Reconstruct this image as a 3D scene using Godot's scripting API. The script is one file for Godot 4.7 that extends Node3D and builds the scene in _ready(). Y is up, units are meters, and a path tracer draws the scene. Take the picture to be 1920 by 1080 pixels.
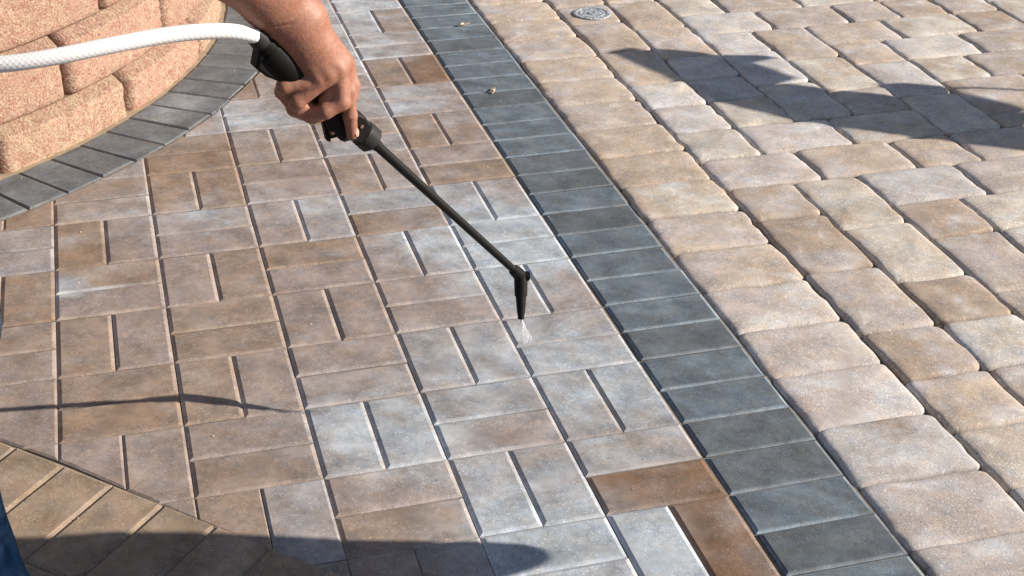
extends Node3D
# Patio cleaning: basketweave pavers, a slate course, tumbled cobbles, a curved block wall and a hand with a spray wand.
# x runs along the paver rows, z towards the camera, y is up; 1 unit = 1 m.

const PI2 := TAU
var rng := RandomNumberGenerator.new()
var noise_a := FastNoiseLite.new()
var noise_b := FastNoiseLite.new()
var M := {}
const RING_C := Vector2(-1.0506, -1.4973)
const RING_IN := 1.5453
const RING_OUT := 1.7283
const SUN := Vector3(0.8773, 0.4019, 0.2624)

func _ready():
	# ---------------------------------------------------------------- camera, sky, sun, exposure
	var cam := Camera3D.new()
	cam.name = "camera"
	cam.fov = 22.62
	cam.near = 0.05
	cam.far = 900.0
	add_child(cam)
	cam.transform = Transform3D(Basis(Vector3(0.96161, 0.01632, 0.27394), Vector3(0.12168, 0.86937, -0.47895), Vector3(-0.24598, 0.49389, 0.834)), Vector3(0.1638, 1.3822, 2.8261))
	cam.current = true
	var we := WorldEnvironment.new()
	we.name = "world_environment"
	var env := Environment.new()
	env.background_mode = Environment.BG_SKY
	var sky := Sky.new()
	var psm := ProceduralSkyMaterial.new()
	psm.sky_top_color = Color(0.45, 0.495, 0.57)
	psm.sky_horizon_color = Color(0.78, 0.81, 0.85)
	psm.sky_curve = 0.12
	psm.ground_bottom_color = Color(0.2, 0.18, 0.16)
	psm.ground_horizon_color = Color(0.55, 0.6, 0.66)
	psm.sun_angle_max = 0.0
	sky.sky_material = psm
	env.sky = sky
	env.background_energy_multiplier = 0.64
	env.ambient_light_source = Environment.AMBIENT_SOURCE_SKY
	env.tonemap_mode = Environment.TONE_MAPPER_LINEAR
	env.tonemap_exposure = 1.75
	env.sdfgi_enabled = true
	env.ssao_enabled = true
	env.ssil_enabled = true
	we.environment = env
	add_child(we)
	var sun := DirectionalLight3D.new()
	sun.name = "sun"
	sun.light_energy = 1.6
	sun.light_color = Color(1.0, 0.95, 0.88)
	sun.light_angular_distance = 0.5
	sun.shadow_enabled = true
	add_child(sun)
	sun.look_at_from_position(SUN * 20.0, Vector3.ZERO)
	# ---------------------------------------------------------------- setting and things
	rng.seed = 7
	noise_a.seed = 11
	noise_a.frequency = 1.0
	noise_a.fractal_octaves = 3
	noise_b.seed = 23
	noise_b.frequency = 1.0
	noise_b.fractal_octaves = 2
	build_materials()
	build_ground()
	build_basketweave()
	build_slate_course()
	build_cobbles()
	build_ring()
	build_tan_border()
	build_wall()
	build_drain_lid()
	build_shadow_plants()
	build_person()
	build_wand()
	build_hose()
	build_spray()
	build_debris()

# ==================================================================== helpers
func tag(o: Node, label: String, category := "", group := "", kind := "") -> void:
	if label != "": o.set_meta("label", label)
	if category != "": o.set_meta("category", category)
	if group != "": o.set_meta("group", group)
	if kind != "": o.set_meta("kind", kind)

var used := {}
func numbered(called: String, parent: Node) -> String:
	var key := "%d/%s" % [parent.get_instance_id(), called]
	var k: int = used.get(key, 0)
	used[key] = k + 1
	return called if k == 0 else "%s_%03d" % [called, k]

func mesh_node(called: String, mesh: Mesh, mat: Material, parent: Node = null) -> MeshInstance3D:
	var o := MeshInstance3D.new()
	o.name = numbered(called, self if parent == null else parent)
	o.mesh = mesh
	if mat: o.material_override = mat
	(self if parent == null else parent).add_child(o, true)
	return o

func base_node(called: String, at := Vector3.ZERO) -> Node3D:
	var o := Node3D.new()
	o.name = numbered(called, self)
	add_child(o, true)
	o.position = at
	return o

func new_st() -> SurfaceTool:
	var st := SurfaceTool.new()
	st.begin(Mesh.PRIMITIVE_TRIANGLES)
	return st

# a triangle wound so that its front looks along out_dir
func tri(st: SurfaceTool, p: Array, out_dir: Vector3, cols: Array, uvs: Array, normals: Array) -> void:
	var n: Vector3 = (p[1] - p[0]).cross(p[2] - p[0])
	var order := [0, 1, 2] if n.dot(out_dir) < 0.0 else [0, 2, 1]
	for i in order:
		st.set_color(cols[i])
		st.set_uv(uvs[i])
		st.set_normal(normals[i])
		st.add_vertex(p[i])

func quad(st: SurfaceTool, p: Array, out_dir: Vector3, cols: Array, uvs: Array, normals: Array) -> void:
	tri(st, [p[0], p[1], p[2]], out_dir, [cols[0], cols[1], cols[2]], [uvs[0], uvs[1], uvs[2]], [normals[0], normals[1], normals[2]])
	tri(st, [p[0], p[2], p[3]], out_dir, [cols[0], cols[2], cols[3]], [uvs[0], uvs[2], uvs[3]], [normals[0], normals[2], normals[3]])

# moves every edge of a polygon inwards by d
func inset(poly: PackedVector2Array, d: float) -> PackedVector2Array:
	var n := poly.size()
	var area := 0.0
	for i in n: area += poly[i].cross(poly[(i + 1) % n])
	var s := 1.0 if area > 0.0 else -1.0
	var out := PackedVector2Array()
	for i in n:
		var a := poly[(i + n - 1) % n]
		var b := poly[i]
		var c := poly[(i + 1) % n]
		var e1 := (b - a).normalized()
		var e2 := (c - b).normalized()
		var n1 := Vector2(-e1.y, e1.x) * s
		var n2 := Vector2(-e2.y, e2.x) * s
		var m := n1 + n2
		var k := 1.0 + n1.dot(n2)
		out.append(b + m * (d / maxf(k, 0.35)))
	return out

# one paving piece: top (a grid for rectangles), bevel and sides. tint is called with a point (x, z) and gives a linear colour.
func paver_mesh(poly: PackedVector2Array, y: float, bevel: float, drop: float, depth: float, tint: Callable, nx := 0, nz := 0, tilt := Vector2.ZERO, pale_lit_edge := 1.1) -> ArrayMesh:
	var st := new_st()
	var top := inset(poly, bevel)
	if nx == 0:
		for f in [0.6, 0.35, 0.15, 0.05]:
			if Geometry2D.triangulate_polygon(top).size() > 0 and absf(area_of(top)) < absf(area_of(poly)): break
			top = inset(poly, bevel * f)
	var ang := rng.randf() * TAU
	var off := Vector2(rng.randf(), rng.randf()) * 5.0
	var mid := Vector2.ZERO
	for p in poly: mid += p / poly.size()
	var uvf := func(p: Vector2) -> Vector2: return p.rotated(ang) / 0.6 + off
	var up := Vector3.UP
	var hy := func(p: Vector2) -> float: return y + (p - mid).dot(tilt)
	if nx > 0:
		# poly order: a(x0,z0) b(x1,z0) c(x1,z1) d(x0,z1)
		for i in nx:
			for j in nz:
				var ps := []
				for k in [[0, 0], [1, 0], [1, 1], [0, 1]]:
					var u: float = float(i + k[0]) / nx
					var v: float = float(j + k[1]) / nz
					ps.append(top[0].lerp(top[1], u).lerp(top[3].lerp(top[2], u), v))
				var p3 := []; var cs := []; var us := []
				for p in ps:
					p3.append(Vector3(p.x, hy.call(p), p.y)); cs.append(tint.call(p)); us.append(uvf.call(p))
				quad(st, p3, up, cs, us, [up, up, up, up])
	else:
		var idx := Geometry2D.triangulate_polygon(top)
		for t in range(0, idx.size(), 3):
			var p3 := []; var cs := []; var us := []
			for k in 3:
				var p := top[idx[t + k]]
				p3.append(Vector3(p.x, hy.call(p), p.y)); cs.append(tint.call(p)); us.append(uvf.call(p))
			tri(st, p3, up, cs, us, [up, up, up])
	var n := poly.size()
	for i in n:
		var j := (i + 1) % n
		var e := poly[j] - poly[i]
		var o2 := Vector2(e.y, -e.x).normalized()
		if o2.dot((poly[i] + poly[j]) * 0.5 - mid) < 0.0: o2 = -o2
		var o3 := Vector3(o2.x, 0.0, o2.y)
		var bn := (o3 * drop + up * bevel).normalized()
		var t0 := Vector3(top[i].x, hy.call(top[i]), top[i].y)
		var t1 := Vector3(top[j].x, hy.call(top[j]), top[j].y)
		var b0 := Vector3(poly[i].x, hy.call(poly[i]) - drop, poly[i].y)
		var b1 := Vector3(poly[j].x, hy.call(poly[j]) - drop, poly[j].y)
		var c0: Color = tint.call(top[i])
		var c1: Color = tint.call(top[j])
		var u0: Vector2 = uvf.call(poly[i])
		var u1: Vector2 = uvf.call(poly[j])
		quad(st, [t0, t1, b1, b0], bn, [c0, c1, c1 * pale_lit_edge, c0 * pale_lit_edge], [uvf.call(top[i]), uvf.call(top[j]), u1, u0], [bn, bn, bn, bn])  # outer bevel edge tinted brighter: pale lime and sunlit bevel put into its colour
		var d0 := Vector3(b0.x, y - depth, b0.z)
		var d1 := Vector3(b1.x, y - depth, b1.z)
		quad(st, [b0, b1, d1, d0], o3, [c0, c1, c1, c0], [u0, u1, u1 + Vector2(0.05, 0.05), u0 + Vector2(0.05, 0.05)], [o3, o3, o3, o3])
	return st.commit()

# a round-section tube along a path; radii per point
func tube(st: SurfaceTool, path: Array, radii: Array, sides: int, caps := true, col := Color.WHITE, vscale := 1.0) -> void:
	var n := path.size()
	var ref := Vector3(0.13, 0.97, 0.2).normalized()
	var rings := []
	var norms := []
	var lens := [0.0]
	for i in n:
		var d: Vector3 = (path[mini(i + 1, n - 1)] - path[maxi(i - 1, 0)]).normalized()
		var sx := ref - d * ref.dot(d)
		if sx.length() < 0.05: sx = Vector3.RIGHT - d * d.x
		sx = sx.normalized()
		ref = sx
		var sy := d.cross(sx)
		var ring := []
		var nr := []
		for k in sides + 1:
			var a := TAU * k / sides
			var o := sx * cos(a) + sy * sin(a)
			ring.append(path[i] + o * radii[i])
			nr.append(o)
		rings.append(ring)
		norms.append(nr)
		if i > 0: lens.append(lens[i - 1] + (path[i] - path[i - 1]).length())
	for i in n - 1:
		for k in sides:
			var u0 := float(k) / sides
			var u1 := float(k + 1) / sides
			quad(st, [rings[i][k], rings[i][k + 1], rings[i + 1][k + 1], rings[i + 1][k]], norms[i][k], [col, col, col, col],
				[Vector2(u0, lens[i] * vscale), Vector2(u1, lens[i] * vscale), Vector2(u1, lens[i + 1] * vscale), Vector2(u0, lens[i + 1] * vscale)],
				[norms[i][k], norms[i][k + 1], norms[i + 1][k + 1], norms[i + 1][k]])
	if caps:
		for e in [0, n - 1]:
			var d: Vector3 = (path[0] - path[1]).normalized() if e == 0 else (path[n - 1] - path[n - 2]).normalized()
			for k in sides:
				tri(st, [path[e], rings[e][k], rings[e][k + 1]], d, [col, col, col], [Vector2.ZERO, Vector2.RIGHT, Vector2.ONE], [d, d, d])

func smooth_path(pts: Array, per: int) -> Array:
	var out := []
	var n := pts.size()
	for i in n - 1:
		for k in per:
			out.append((pts[i] as Vector3).cubic_interpolate(pts[i + 1], pts[maxi(i - 1, 0)], pts[mini(i + 2, n - 1)], float(k) / per))
	out.append(pts[n - 1])
	return out

# extruded outline between two frames: a prism whose outline is given in local 2-D, thickness along axis w
func prism(st: SurfaceTool, outline: PackedVector2Array, o: Vector3, u: Vector3, v: Vector3, w: Vector3, half: float, bevel: float, col := Color.WHITE) -> void:
	var ins := inset(outline, bevel)
	var idx := Geometry2D.triangulate_polygon(ins)
	for s in [1.0, -1.0]:
		var dir: Vector3 = w * s
		for t in range(0, idx.size(), 3):
			var p3 := []
			for k in 3: p3.append(o + u * ins[idx[t + k]].x + v * ins[idx[t + k]].y + dir * half)
			tri(st, p3, dir, [col, col, col], [ins[idx[t]] * 10.0, ins[idx[t + 1]] * 10.0, ins[idx[t + 2]] * 10.0], [dir, dir, dir])
	var mid := Vector2.ZERO
	for p in outline: mid += p / outline.size()
	var n := outline.size()
	var area := 0.0
	for i in n: area += outline[i].cross(outline[(i + 1) % n])
	for i in n:
		var j := (i + 1) % n
		var e := outline[j] - outline[i]
		var o2 := Vector2(e.y, -e.x).normalized() * (1.0 if area > 0 else -1.0)
		var od := u * o2.x + v * o2.y
		var prof := [[ins, half], [outline, half - bevel], [outline, -half + bevel], [ins, -half]]
		for k in 3:
			var pa: PackedVector2Array = prof[k][0]
			var pb: PackedVector2Array = prof[k + 1][0]
			var ha: float = prof[k][1]
			var hb: float = prof[k + 1][1]
			var nn: Vector3 = (od + w * (1.0 - k)).normalized() if k != 1 else od
			quad(st, [o + u * pa[i].x + v * pa[i].y + w * ha, o + u * pa[j].x + v * pa[j].y + w * ha, o + u * pb[j].x + v * pb[j].y + w * hb, o + u * pb[i].x + v * pb[i].y + w * hb],
				nn, [col, col, col, col], [Vector2.ZERO, Vector2.RIGHT, Vector2.ONE, Vector2.DOWN], [nn, nn, nn, nn])

# ==================================================================== materials
func tex_from(img: Image, mips := true) -> ImageTexture:
	if mips: img.generate_mipmaps()
	return ImageTexture.create_from_image(img)

func seam(sd: int, freq: float, oct: int, size: int, kind := FastNoiseLite.TYPE_SIMPLEX_SMOOTH) -> PackedByteArray:
	var n := FastNoiseLite.new()
	n.seed = sd
	n.noise_type = kind
	n.frequency = freq
	n.fractal_octaves = oct
	if kind == FastNoiseLite.TYPE_CELLULAR:
		n.cellular_return_type = FastNoiseLite.RETURN_CELL_VALUE
		n.fractal_type = FastNoiseLite.FRACTAL_NONE
		n.cellular_jitter = 1.0
	var im := n.get_seamless_image(size, size, false, false, 0.12)
	im.convert(Image.FORMAT_L8)
	return im.get_data()

func to_image(size: int, bytes: PackedByteArray) -> Image:
	return Image.create_from_data(size, size, false, Image.FORMAT_RGB8, bytes)

func concrete_textures(sd: int, speck: float, mottle: float, grain: float) -> Array:
	# fine sand grain, darker pits, soft blotches; values are multiplied with the piece's own colour
	var S := 1024
	var big := seam(sd, 0.006, 4, S)
	var mid := seam(sd + 1, 0.03, 3, S)
	var fine := seam(sd + 2, 0.19, 2, S)
	var cell := seam(sd + 3, 0.22, 1, S, FastNoiseLite.TYPE_CELLULAR)
	var warm := seam(sd + 4, 0.012, 3, S)
	var out := PackedByteArray()
	out.resize(S * S * 3)
	var hgt := PackedByteArray()
	hgt.resize(S * S)
	for i in S * S:
		var b := big[i] / 255.0 - 0.5
		var m := mid[i] / 255.0 - 0.5
		var f := fine[i] / 255.0 - 0.5
		var c := cell[i] / 255.0
		var w := warm[i] / 255.0 - 0.5
		var g := 0.86 + mottle * (b * 0.24 + m * 0.12) + f * grain
		if c > 0.94: g += speck * 0.13
		elif c < 0.04: g -= speck * 0.07
		var pit := m + f * 0.5
		if pit < -0.44: g -= 0.04
		out[i * 3] = clampi(int(255.0 * (g + w * 0.05)), 0, 255)
		out[i * 3 + 1] = clampi(int(255.0 * g), 0, 255)
		out[i * 3 + 2] = clampi(int(255.0 * (g - w * 0.06)), 0, 255)
		hgt[i] = clampi(int(255.0 * (0.5 + f * 0.5 + m * 0.35 + (c - 0.5) * 0.15)), 0, 255)
	var him := Image.create_from_data(S, S, false, Image.FORMAT_L8, hgt)
	him.convert(Image.FORMAT_RGBA8)
	him.bump_map_to_normal_map(2.2)
	return [tex_from(to_image(S, out)), tex_from(him)]

func std(col: Color, rough: float, metal := 0.0) -> StandardMaterial3D:
	var m := StandardMaterial3D.new()
	m.albedo_color = col.linear_to_srgb()
	m.roughness = rough
	m.metallic = metal
	return m

func build_materials() -> void:
	var t1 := concrete_textures(101, 1.0, 1.0, 0.17)
	var t2 := concrete_textures(211, 1.3, 0.7, 0.26)
	for e in [["paver", t1, 0.9, 0.22], ["slate", t1, 0.85, 0.2], ["cobble", t2, 0.92, 0.32]]:
		var m := StandardMaterial3D.new()
		m.vertex_color_use_as_albedo = true
		m.albedo_texture = e[1][0]
		m.normal_enabled = true
		m.normal_texture = e[1][1]
		m.normal_scale = e[3]
		m.roughness = e[2]
		m.metallic_specular = 0.4
		M[e[0]] = m
	# split-face wall block: coarse aggregate of cream, peach, rust and dark chips
	var S := 1024
	var cells := seam(301, 0.10, 1, S, FastNoiseLite.TYPE_CELLULAR)
	var cells2 := seam(307, 0.21, 1, S, FastNoiseLite.TYPE_CELLULAR)
	var big := seam(302, 0.008, 3, S)
	var mid := seam(303, 0.05, 3, S)
	var out := PackedByteArray()
	out.resize(S * S * 3)
	var hgt := PackedByteArray()
	hgt.resize(S * S)
	for i in S * S:
		var c := cells[i] / 255.0
		var c2 := cells2[i] / 255.0
		var b := big[i] / 255.0 - 0.5
		var m := mid[i] / 255.0 - 0.5
		var col := Color(0.90, 0.785, 0.69).lerp(Color(0.86, 0.69, 0.625), clampf(0.5 + b * 2.4, 0.0, 1.0))
		if c > 0.80: col = col.lerp(Color(1.0, 0.92, 0.82), 0.7)
		elif c < 0.16: col = col.lerp(Color(0.74, 0.50, 0.41), 0.5)
		if c2 > 0.90: col = col.lerp(Color(1.0, 0.93, 0.84), 0.6)
		elif c2 < 0.07: col = col.lerp(Color(0.50, 0.40, 0.33), 0.55)
		var k := 0.95 + m * 0.25
		out[i * 3] = clampi(int(255.0 * col.r * k), 0, 255)
		out[i * 3 + 1] = clampi(int(255.0 * col.g * k), 0, 255)
		out[i * 3 + 2] = clampi(int(255.0 * col.b * k), 0, 255)
		hgt[i] = clampi(int(255.0 * (0.5 + m * 0.8 + (c - 0.5) * 0.25 + (c2 - 0.5) * 0.2)), 0, 255)
	var him := Image.create_from_data(S, S, false, Image.FORMAT_L8, hgt)
	him.convert(Image.FORMAT_RGBA8)
	him.bump_map_to_normal_map(4.0)
	var wm := StandardMaterial3D.new()
	wm.vertex_color_use_as_albedo = true
	wm.albedo_texture = tex_from(to_image(S, out))
	wm.normal_enabled = true
	wm.normal_texture = tex_from(him)
	wm.normal_scale = 1.0
	wm.roughness = 0.92
	M.wall = wm
	# sand of joints and ground
	var sand := StandardMaterial3D.new()
	sand.albedo_color = Color(0.26, 0.215, 0.175).linear_to_srgb()
	sand.albedo_texture = t2[0]
	sand.uv1_triplanar = true
	sand.uv1_world_triplanar = true
	sand.uv1_scale = Vector3(3, 3, 3)
	sand.roughness = 1.0
	M.sand = sand
	var pale := sand.duplicate()
	pale.albedo_color = Color(0.46, 0.37, 0.26).linear_to_srgb()
	M.pale_sand = pale
	var soil := sand.duplicate()
	soil.albedo_color = Color(0.07, 0.05, 0.035).linear_to_srgb()
	M.soil = soil
	# plastics, metal
	M.black = std(Color(0.006, 0.006, 0.0065), 0.55)
	M.black_soft = std(Color(0.009, 0.0085, 0.0085), 0.6)
	M.lance = std(Color(0.010, 0.010, 0.011), 0.5)
	M.grey_plastic = std(Color(0.028, 0.028, 0.031), 0.5)
	for k in ["black", "black_soft", "lance", "grey_plastic"]: M[k].metallic_specular = 0.3
	M.screw = std(Color(0.45, 0.30, 0.22), 0.4, 0.8)
	# galvanised lid
	var ln := seam(401, 0.03, 3, 256)
	var lb := PackedByteArray()
	lb.resize(256 * 256 * 3)
	for i in 256 * 256:
		var v := 0.80 + (ln[i] / 255.0 - 0.5) * 0.7
		lb[i * 3] = clampi(int(240.0 * v), 0, 255)
		lb[i * 3 + 1] = clampi(int(247.0 * v), 0, 255)
		lb[i * 3 + 2] = clampi(int(255.0 * v), 0, 255)
	var lm := std(Color(0.58, 0.60, 0.63), 0.6, 0.0)
	lm.albedo_texture = tex_from(to_image(256, lb))
	lm.uv1_triplanar = true
	lm.uv1_scale = Vector3(9, 9, 9)
	M.lid = lm
	# braided hose: white cover with a fine diamond of grey thread under the clear skin
	var HS := 256
	var hb := PackedByteArray()
	hb.resize(HS * HS * 3)
	var hh := PackedByteArray()
	hh.resize(HS * HS)
	for y in HS:
		for x in HS:
			var u := float(x) / HS * 8.0
			var v := float(y) / HS * 8.0
			var a := absf(fposmod(u + v, 1.0) - 0.5)
			var b := absf(fposmod(u - v, 1.0) - 0.5)
			var thread := maxf(1.0 - a / 0.16, 1.0 - b / 0.16)
			var knot := clampf(minf(1.0 - a / 0.2, 1.0 - b / 0.2), 0.0, 1.0)
			var g := 0.985 - 0.03 * clampf(thread, 0.0, 1.0) - 0.16 * knot
			var i := y * HS + x
			hb[i * 3] = int(255.0 * g); hb[i * 3 + 1] = int(255.0 * g); hb[i * 3 + 2] = int(255.0 * minf(g * 1.01, 1.0))
			hh[i] = clampi(int(255.0 * (0.3 + 0.6 * clampf(thread, 0.0, 1.0))), 0, 255)
	var hi := Image.create_from_data(HS, HS, false, Image.FORMAT_L8, hh)
	hi.convert(Image.FORMAT_RGBA8)
	hi.bump_map_to_normal_map(3.0)
	var hm := std(Color(0.93, 0.94, 0.96), 0.4)
	hm.albedo_texture = tex_from(to_image(HS, hb))
	hm.normal_enabled = true
	hm.normal_texture = tex_from(hi)
	hm.normal_scale = 0.5
	M.hose = hm
	# skin, cloth, hair
	var sk := seam(501, 0.03, 4, 512)
	var sk2 := seam(502, 0.11, 2, 512)
	var sb := PackedByteArray()
	sb.resize(512 * 512 * 3)
	var sh := PackedByteArray()
	sh.resize(512 * 512)
	for i in 512 * 512:
		var a := sk[i] / 255.0 - 0.5
		var b := sk2[i] / 255.0 - 0.5
		var g := 0.88 + a * 0.22 + b * 0.10
		sb[i * 3] = clampi(int(255.0 * (g + 0.03)), 0, 255)
		sb[i * 3 + 1] = clampi(int(255.0 * (g - a * 0.06)), 0, 255)
		sb[i * 3 + 2] = clampi(int(255.0 * (g - a * 0.08)), 0, 255)
		sh[i] = clampi(int(255.0 * (0.5 + a * 0.5 + b * 0.6)), 0, 255)
	var si := Image.create_from_data(512, 512, false, Image.FORMAT_L8, sh)
	si.convert(Image.FORMAT_RGBA8)
	si.bump_map_to_normal_map(2.0)
	var sm := StandardMaterial3D.new()
	sm.vertex_color_use_as_albedo = true
	sm.albedo_texture = tex_from(to_image(512, sb))
	sm.normal_enabled = true
	sm.normal_texture = tex_from(si)
	sm.normal_scale = 1.0
	sm.uv1_triplanar = true
	sm.uv1_scale = Vector3(8, 8, 8)
	sm.roughness = 0.55
	sm.subsurf_scatter_enabled = true
	sm.subsurf_scatter_strength = 0.06
	M.skin = sm
	var dn := seam(601, 0.25, 2, 512)
	var dn2 := seam(602, 0.02, 4, 512)
	var db := PackedByteArray()
	db.resize(512 * 512 * 3)
	for y in 512:
		for x in 512:
			var i := y * 512 + x
			var twill := 0.5 + 0.5 * sin((x + y) * TAU / 8.0)
			var g := 0.62 + (dn[i] / 255.0 - 0.5) * 0.3 + twill * 0.14 + (dn2[i] / 255.0 - 0.5) * 0.45
			for k in 3: db[i * 3 + k] = clampi(int(255.0 * g), 0, 255)
	var dm := StandardMaterial3D.new()
	dm.vertex_color_use_as_albedo = true
	dm.albedo_texture = tex_from(to_image(512, db))
	dm.uv1_triplanar = true
	dm.uv1_scale = Vector3(5, 5, 5)
	dm.roughness = 0.95
	dm.metallic_specular = 0.1
	M.cloth = dm
	M.nail = std(Color(0.50, 0.30, 0.24), 0.3)
	M.hair = std(Color(0.03, 0.022, 0.016), 0.7)
	M.shoe = std(Color(0.035, 0.03, 0.027), 0.7)
	M.eye = std(Color(0.75, 0.73, 0.7), 0.25)
	var leaf := std(Color(0.05, 0.11, 0.03), 0.5)
	leaf.backlight_enabled = true
	leaf.backlight = Color(0.03, 0.06, 0.01)
	M.leaf = leaf
	M.stem = std(Color(0.08, 0.13, 0.04), 0.6)
	M.pot = std(Color(0.32, 0.13, 0.07), 0.85)
	var wat := StandardMaterial3D.new()
	wat.albedo_color = Color(0.96, 0.98, 1.0, 0.5)
	wat.transparency = BaseMaterial3D.TRANSPARENCY_ALPHA
	wat.roughness = 0.15
	M.water = wat
	M.dry_leaf = std(Color(0.50, 0.36, 0.22), 0.9)
	M.dry_tip = std(Color(0.75, 0.68, 0.56), 0.9)

# ==================================================================== ground and pavings
func sheet(called: String, poly: PackedVector2Array, y: float, mat: Material, label: String) -> MeshInstance3D:
	var st := new_st()
	var idx := Geometry2D.triangulate_polygon(poly)
	for t in range(0, idx.size(), 3):
		var p3 := []; var us := []
		for k in 3:
			var p := poly[idx[t + k]]
			p3.append(Vector3(p.x, y, p.y)); us.append(p)
		tri(st, p3, Vector3.UP, [Color.WHITE, Color.WHITE, Color.WHITE], us, [Vector3.UP, Vector3.UP, Vector3.UP])
	var o := mesh_node(called, st.commit(), mat)
	tag(o, label, "", "", "structure")
	return o

func rect(x0: float, z0: float, x1: float, z1: float) -> PackedVector2Array:
	return PackedVector2Array([Vector2(x0, z0), Vector2(x1, z0), Vector2(x1, z1), Vector2(x0, z1)])

func circle_poly(c: Vector2, r: float, n: int) -> PackedVector2Array:
	var p := PackedVector2Array()
	for i in n: p.append(c + Vector2.from_angle(TAU * i / n) * r)
	return p

func build_ground() -> void:
	sheet("ground", rect(-300, -300, 300, 300), -0.026, M.sand, "sandy ground under and around the paving")

# haze of lime on the pavers: x, z, reach in metres, strength
const HAZE := [Vector4(0.85, 0.26, 0.13, 0.60), Vector4(0.91, 0.36, 0.12, 0.95), Vector4(1.00, 0.36, 0.08, 0.70), Vector4(0.82, 0.48, 0.07, 0.70), Vector4(0.83, 0.67, 0.07, 0.60), Vector4(0.90, 0.75, 0.12, 0.50),
	Vector4(0.91, 0.89, 0.12, 0.60), Vector4(0.74, 1.24, 0.14, 1.00), Vector4(0.84, 1.27, 0.08, 0.90), Vector4(0.66, 1.22, 0.08, 0.60), Vector4(0.50, 0.88, 0.13, 0.55), Vector4(0.55, 0.93, 0.10, 0.50),
	Vector4(0.97, 0.24, 0.10, 0.50), Vector4(0.84, 0.13, 0.12, 0.45), Vector4(0.30, 0.02, 0.12, 0.50), Vector4(0.11, -0.07, 0.10, 0.40), Vector4(0.46, -0.46, 0.10, 0.80), Vector4(0.48, -0.56, 0.08, 0.50),
	Vector4(0.28, -0.37, 0.06, 0.40), Vector4(0.02, 0.27, 0.05, 0.70), Vector4(0.50, 0.05, 0.08, 0.30), Vector4(0.71, 0.04, 0.09, 0.50), Vector4(0.71, 0.27, 0.08, 0.60), Vector4(0.82, -0.80, 0.12, 0.50),
	Vector4(0.85, -0.49, 0.12, 0.50), Vector4(0.70, 0.75, 0.15, 0.35), Vector4(0.68, -0.26, 0.08, 0.40), Vector4(0.79, -1.22, 0.20, 0.50), Vector4(0.96, -1.15, 0.18, 0.60), Vector4(0.67, 1.08, 0.10, 0.30)]

const TONES := {
	"M": Color(0.288, 0.232, 0.212), "T": Color(0.286, 0.216, 0.174), "B": Color(0.190, 0.110, 0.064), "C": Color(0.262, 0.190, 0.142), "G": Color(0.300, 0.276, 0.281), "W": Color(0.405, 0.450, 0.505)}
# tones of single pavers where the photograph shows one that stands out: column, row, half, tone
const SINGLE := ["4,-4,0,C", "4,-4,1,B", "4,-2,0,C", "4,-2,1,T", "4,-1,1,C", "4,-1,0,M", "4,-3,0,M", "4,-3,1,M", "4,0,0,G", "4,0,1,G", "4,1,0,G", "4,1,1,W", "4,2,0,G", "4,2,1,M", "4,3,0,G", "4,3,1,G", "4,4,0,G", "4,4,1,G",
	"4,5,0,G", "4,5,1,B", "4,6,0,W", "4,6,1,B", "3,6,0,W", "3,6,1,M", "3,5,0,G", "3,5,1,G", "0,0,0,C", "0,0,1,M", "0,1,0,T", "0,1,1,M", "1,-1,0,C", "1,-1,1,C", "1,-2,1,C", "1,0,0,M", "1,0,1,M", "2,1,0,C", "2,1,1,M", "2,0,0,M", "2,0,1,G",
	"2,-2,0,T", "2,-2,1,T", "3,0,0,G", "3,0,1,C", "3,-1,0,T", "3,-1,1,M", "3,1,0,M", "3,1,1,G", "3,2,0,M", "3,2,1,M", "3,3,0,G", "3,3,1,G", "3,4,0,G", "3,4,1,M", "2,2,0,M", "2,2,1,M", "2,3,0,M", "2,3,1,M", "2,4,0,G", "2,4,1,G", "2,5,0,M", "2,5,1,T",
	"1,1,0,M", "1,1,1,T", "1,2,0,T", "1,2,1,T", "1,3,0,T", "1,3,1,M", "1,4,0,M", "1,4,1,T", "0,2,0,T", "0,2,1,M", "0,3,0,T", "0,3,1,C", "0,4,0,M", "0,4,1,M", "-1,1,0,T", "-1,2,0,T", "-1,3,0,T", "4,-5,0,M", "4,-5,1,M", "4,-6,0,G", "4,-6,1,C", "3,-2,0,T", "3,-3,0,C", "3,-3,1,M"]
var singles := {}

func paver_tint(tone: String, haze_gain: float, sd: float) -> Callable:
	var base: Color = TONES[tone]
	var alt: Color = TONES["T"] if tone in ["M", "G", "W"] else TONES["M"]
	var shade := 1.0 + (rng.randf() - 0.5) * 0.14
	return func(p: Vector2) -> Color:
		var n1 := noise_a.get_noise_3d(p.x * 7.0, p.y * 11.0, sd)
		var n2 := noise_b.get_noise_3d(p.x * 17.0, p.y * 24.0, sd + 50.0)
		var c := base.lerp(alt, clampf(0.12 + n1 * 0.9, 0.0, 0.6) * (0.3 if tone == "W" else 1.0))
		var h := 0.03 + 0.10 * clampf(p.x - 0.2, 0.0, 1.0)
		for b: Vector4 in HAZE:
			var d2 := (p - Vector2(b.x, b.y)).length_squared() / (b.z * b.z)
			if d2 < 4.0: h += b.w * exp(-d2 * 1.1)
		var wn := noise_a.get_noise_3d(p.x * 8.0 + 40.0, p.y * 10.0, 3.0)
		h = clampf(h * haze_gain * (1.0 + n2 * 0.7 + wn * 0.9) + maxf(n1 - 0.2, 0.0) * 0.4, 0.0, 0.95)
		c = c.lerp(TONES["W"], h)
		return c * (shade * (1.0 + n2 * 0.14)) * 1.24

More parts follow.
